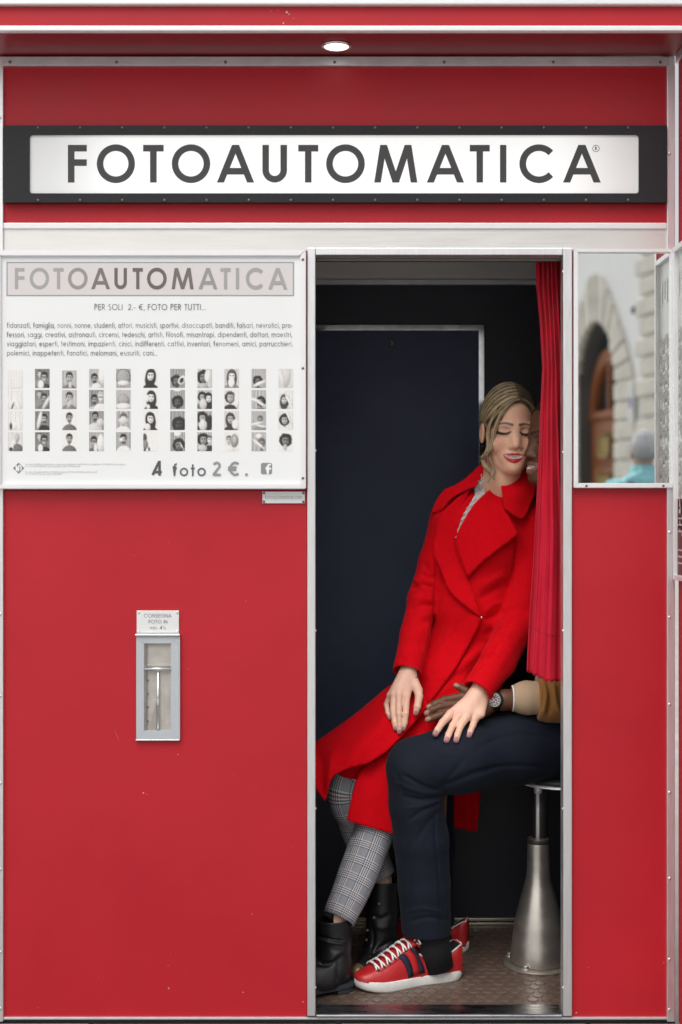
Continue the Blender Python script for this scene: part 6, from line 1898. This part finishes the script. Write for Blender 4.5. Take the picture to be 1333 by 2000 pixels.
# ---------------------------------------------------------------- a passer-by in the street, seen in the mirror
def build_passer():
    c = np.array((1.89, -5.34, -.028))
    t = empty('person', c, 'grey haired passer-by in a turquoise jacket walking away across the street', 'person')
    W = lambda x, y, z: c + np.array((x, y, z))
    ht = 1.79
    B = Sdf()
    B.ell(W(0, 0, 1.68), (.072, .092, .108), .02); B.ell(W(0, -.04, 1.63), (.058, .06, .075), .02); B.cone(W(0, -.085, 1.65), W(0, -.108, 1.625), .012, .016, .01)
    for q in (-1, 1): B.ell(W(q * .075, .01, 1.65), (.012, .02, .033), .008)
    B.chain([W(0, .01, 1.60), W(0, .02, 1.46)], [.055, .06], .02)
    B.ell(W(0, .01, 1.25), (.15, .09, .28), .05); B.ell(W(0, .01, .98), (.15, .10, .13), .05)
    for q in (-1, 1):
        B.chain([W(q * .19, .02, 1.42), W(q * .25, .04, 1.13), W(q * .26, -.06, .90)], [.05, .038, .026], .01, .03)
        B.chain([W(q * .26, -.06, .90), W(q * .255, -.08, .83)], [.028, .026], .01)
        for i_ in range(4): B.chain([W(q * .255 + (i_ - 1.5) * .014, -.085, .83), W(q * .25 + (i_ - 1.5) * .014, -.10, .755 + abs(i_ - 1.3) * .008)], [.009, .007], .004)
        B.chain([W(q * .225, -.08, .87), W(q * .215, -.11, .82)], [.011, .008], .005)
        B.chain([W(q * .09, .01, .92), W(q * .10, -.08 * q, .50), W(q * .10, .03 - .10 * q, .08)], [.085, .058, .045], .02, .03)
    v, q_ = B.mesh(c + (-.4, -.3, 0), c + (.4, .3, 1.85), .006)
    v = smooth(v, q_, 2); hc = (v - c)
    col = np.tile((.50, .30, .22), (len(v), 1))
    for sx in (-1, 1):
        w = np.exp(-((hc[:, 0] - sx * .032) / .014) ** 2 - ((hc[:, 2] - 1.655) / .008) ** 2) * (hc[:, 1] < -.05); col = col * (1 - w[:, None] * .8)
    w = np.exp(-(hc[:, 0] / .026) ** 2 - ((hc[:, 2] - 1.585) / .007) ** 2) * (hc[:, 1] < -.05); col = col * (1 - w[:, None] * .5)
    from_np('body', v, q_, M['skin'], t, col=col)
    H = Sdf(); H.ell(W(0, .012, 1.692), (.082, .100, .112), .02); H.ell(W(0, -.10, 1.60), (.075, .085, .10), .02, None, True); H.cone(W(-.09, 0, 1.56), W(.09, 0, 1.56), .06, .06, .02, True)
    v, q_ = H.mesh(c + (-.12, -.15, 1.5), c + (.12, .15, 1.85), .005); n_ = normals(v, q_); v = v + n_ * (noise3(v * 60, 2) * .007)[:, None]
    from_np('grey_hair', v, q_, mat('grey_hair', (.58, .58, .60), .8, attr=True, var=.25, vscale=90, stretch=(1, 1, .3)), t, col=np.clip(.16 + (v[:, 2:] - c[2] - 1.58) / .16 * .5, .10, .62) * np.array((1, .99, 1.0)))
    J = Sdf(); J.ell(W(0, .02, 1.24), (.20, .135, .32), .05); J.cone(W(-.17, .02, 1.42), W(.17, .02, 1.42), .075, .075, .04)
    for q in (-1, 1): J.chain([W(q * .20, .02, 1.40), W(q * .255, .04, 1.13), W(q * .262, -.05, .93)], [.075, .062, .05], .02, .03)
    J.ell(W(0, .10, 1.47), (.13, .075, .075), .03); J.ell(W(0, .01, 1.55), (.085, .095, .04), .03)
    v, q_ = J.mesh(c + (-.42, -.3, .7), c + (.42, .35, 1.7), .008); n_ = normals(v, q_); v = smooth(v, q_, 2) + n_ * (noise3(v * 12, 6) * .014)[:, None]
    jk = from_np('jacket', v, q_, mat('turquoise_jacket', (.30, .66, .70), .7, var=.06, vscale=20), t)
    v, f = tube_np([W(-.12, .13, 1.46), W(-.05, .18, 1.43), W(.05, .18, 1.43), W(.12, .13, 1.46)], .018, 8); from_np('hood_lining', v, f, mat('dark_lining', (.04, .05, .07), .8), jk)
    T = Sdf()
    T.ell(W(0, .01, .96), (.17, .125, .14), .03)
    for q in (-1, 1): T.chain([W(q * .09, .01, .92), W(q * .10, -.08 * q, .50), W(q * .10, .03 - .10 * q, .10)], [.10, .075, .062], .02, .03)
    v, q_ = T.mesh(c + (-.3, -.3, 0), c + (.3, .3, 1.15), .008); from_np('trousers', smooth(v, q_, 2), q_, M['navy_cloth'], t)
    for q in (-1, 1):
        S_ = Sdf(); S_.chain([W(q * .10, .06 - .10 * q, .045), W(q * .10, -.12 - .10 * q, .032)], [.042, .034], .02)
        S_.add(lambda p: p[..., 2] - (c[2] + .002), .003, True)
        v, q_ = S_.mesh(c + (-.25, -.4, -.02), c + (.25, .3, .15), .006); from_np('shoe', smooth(v, q_, 1), q_, M['leather'], t)
build_passer()
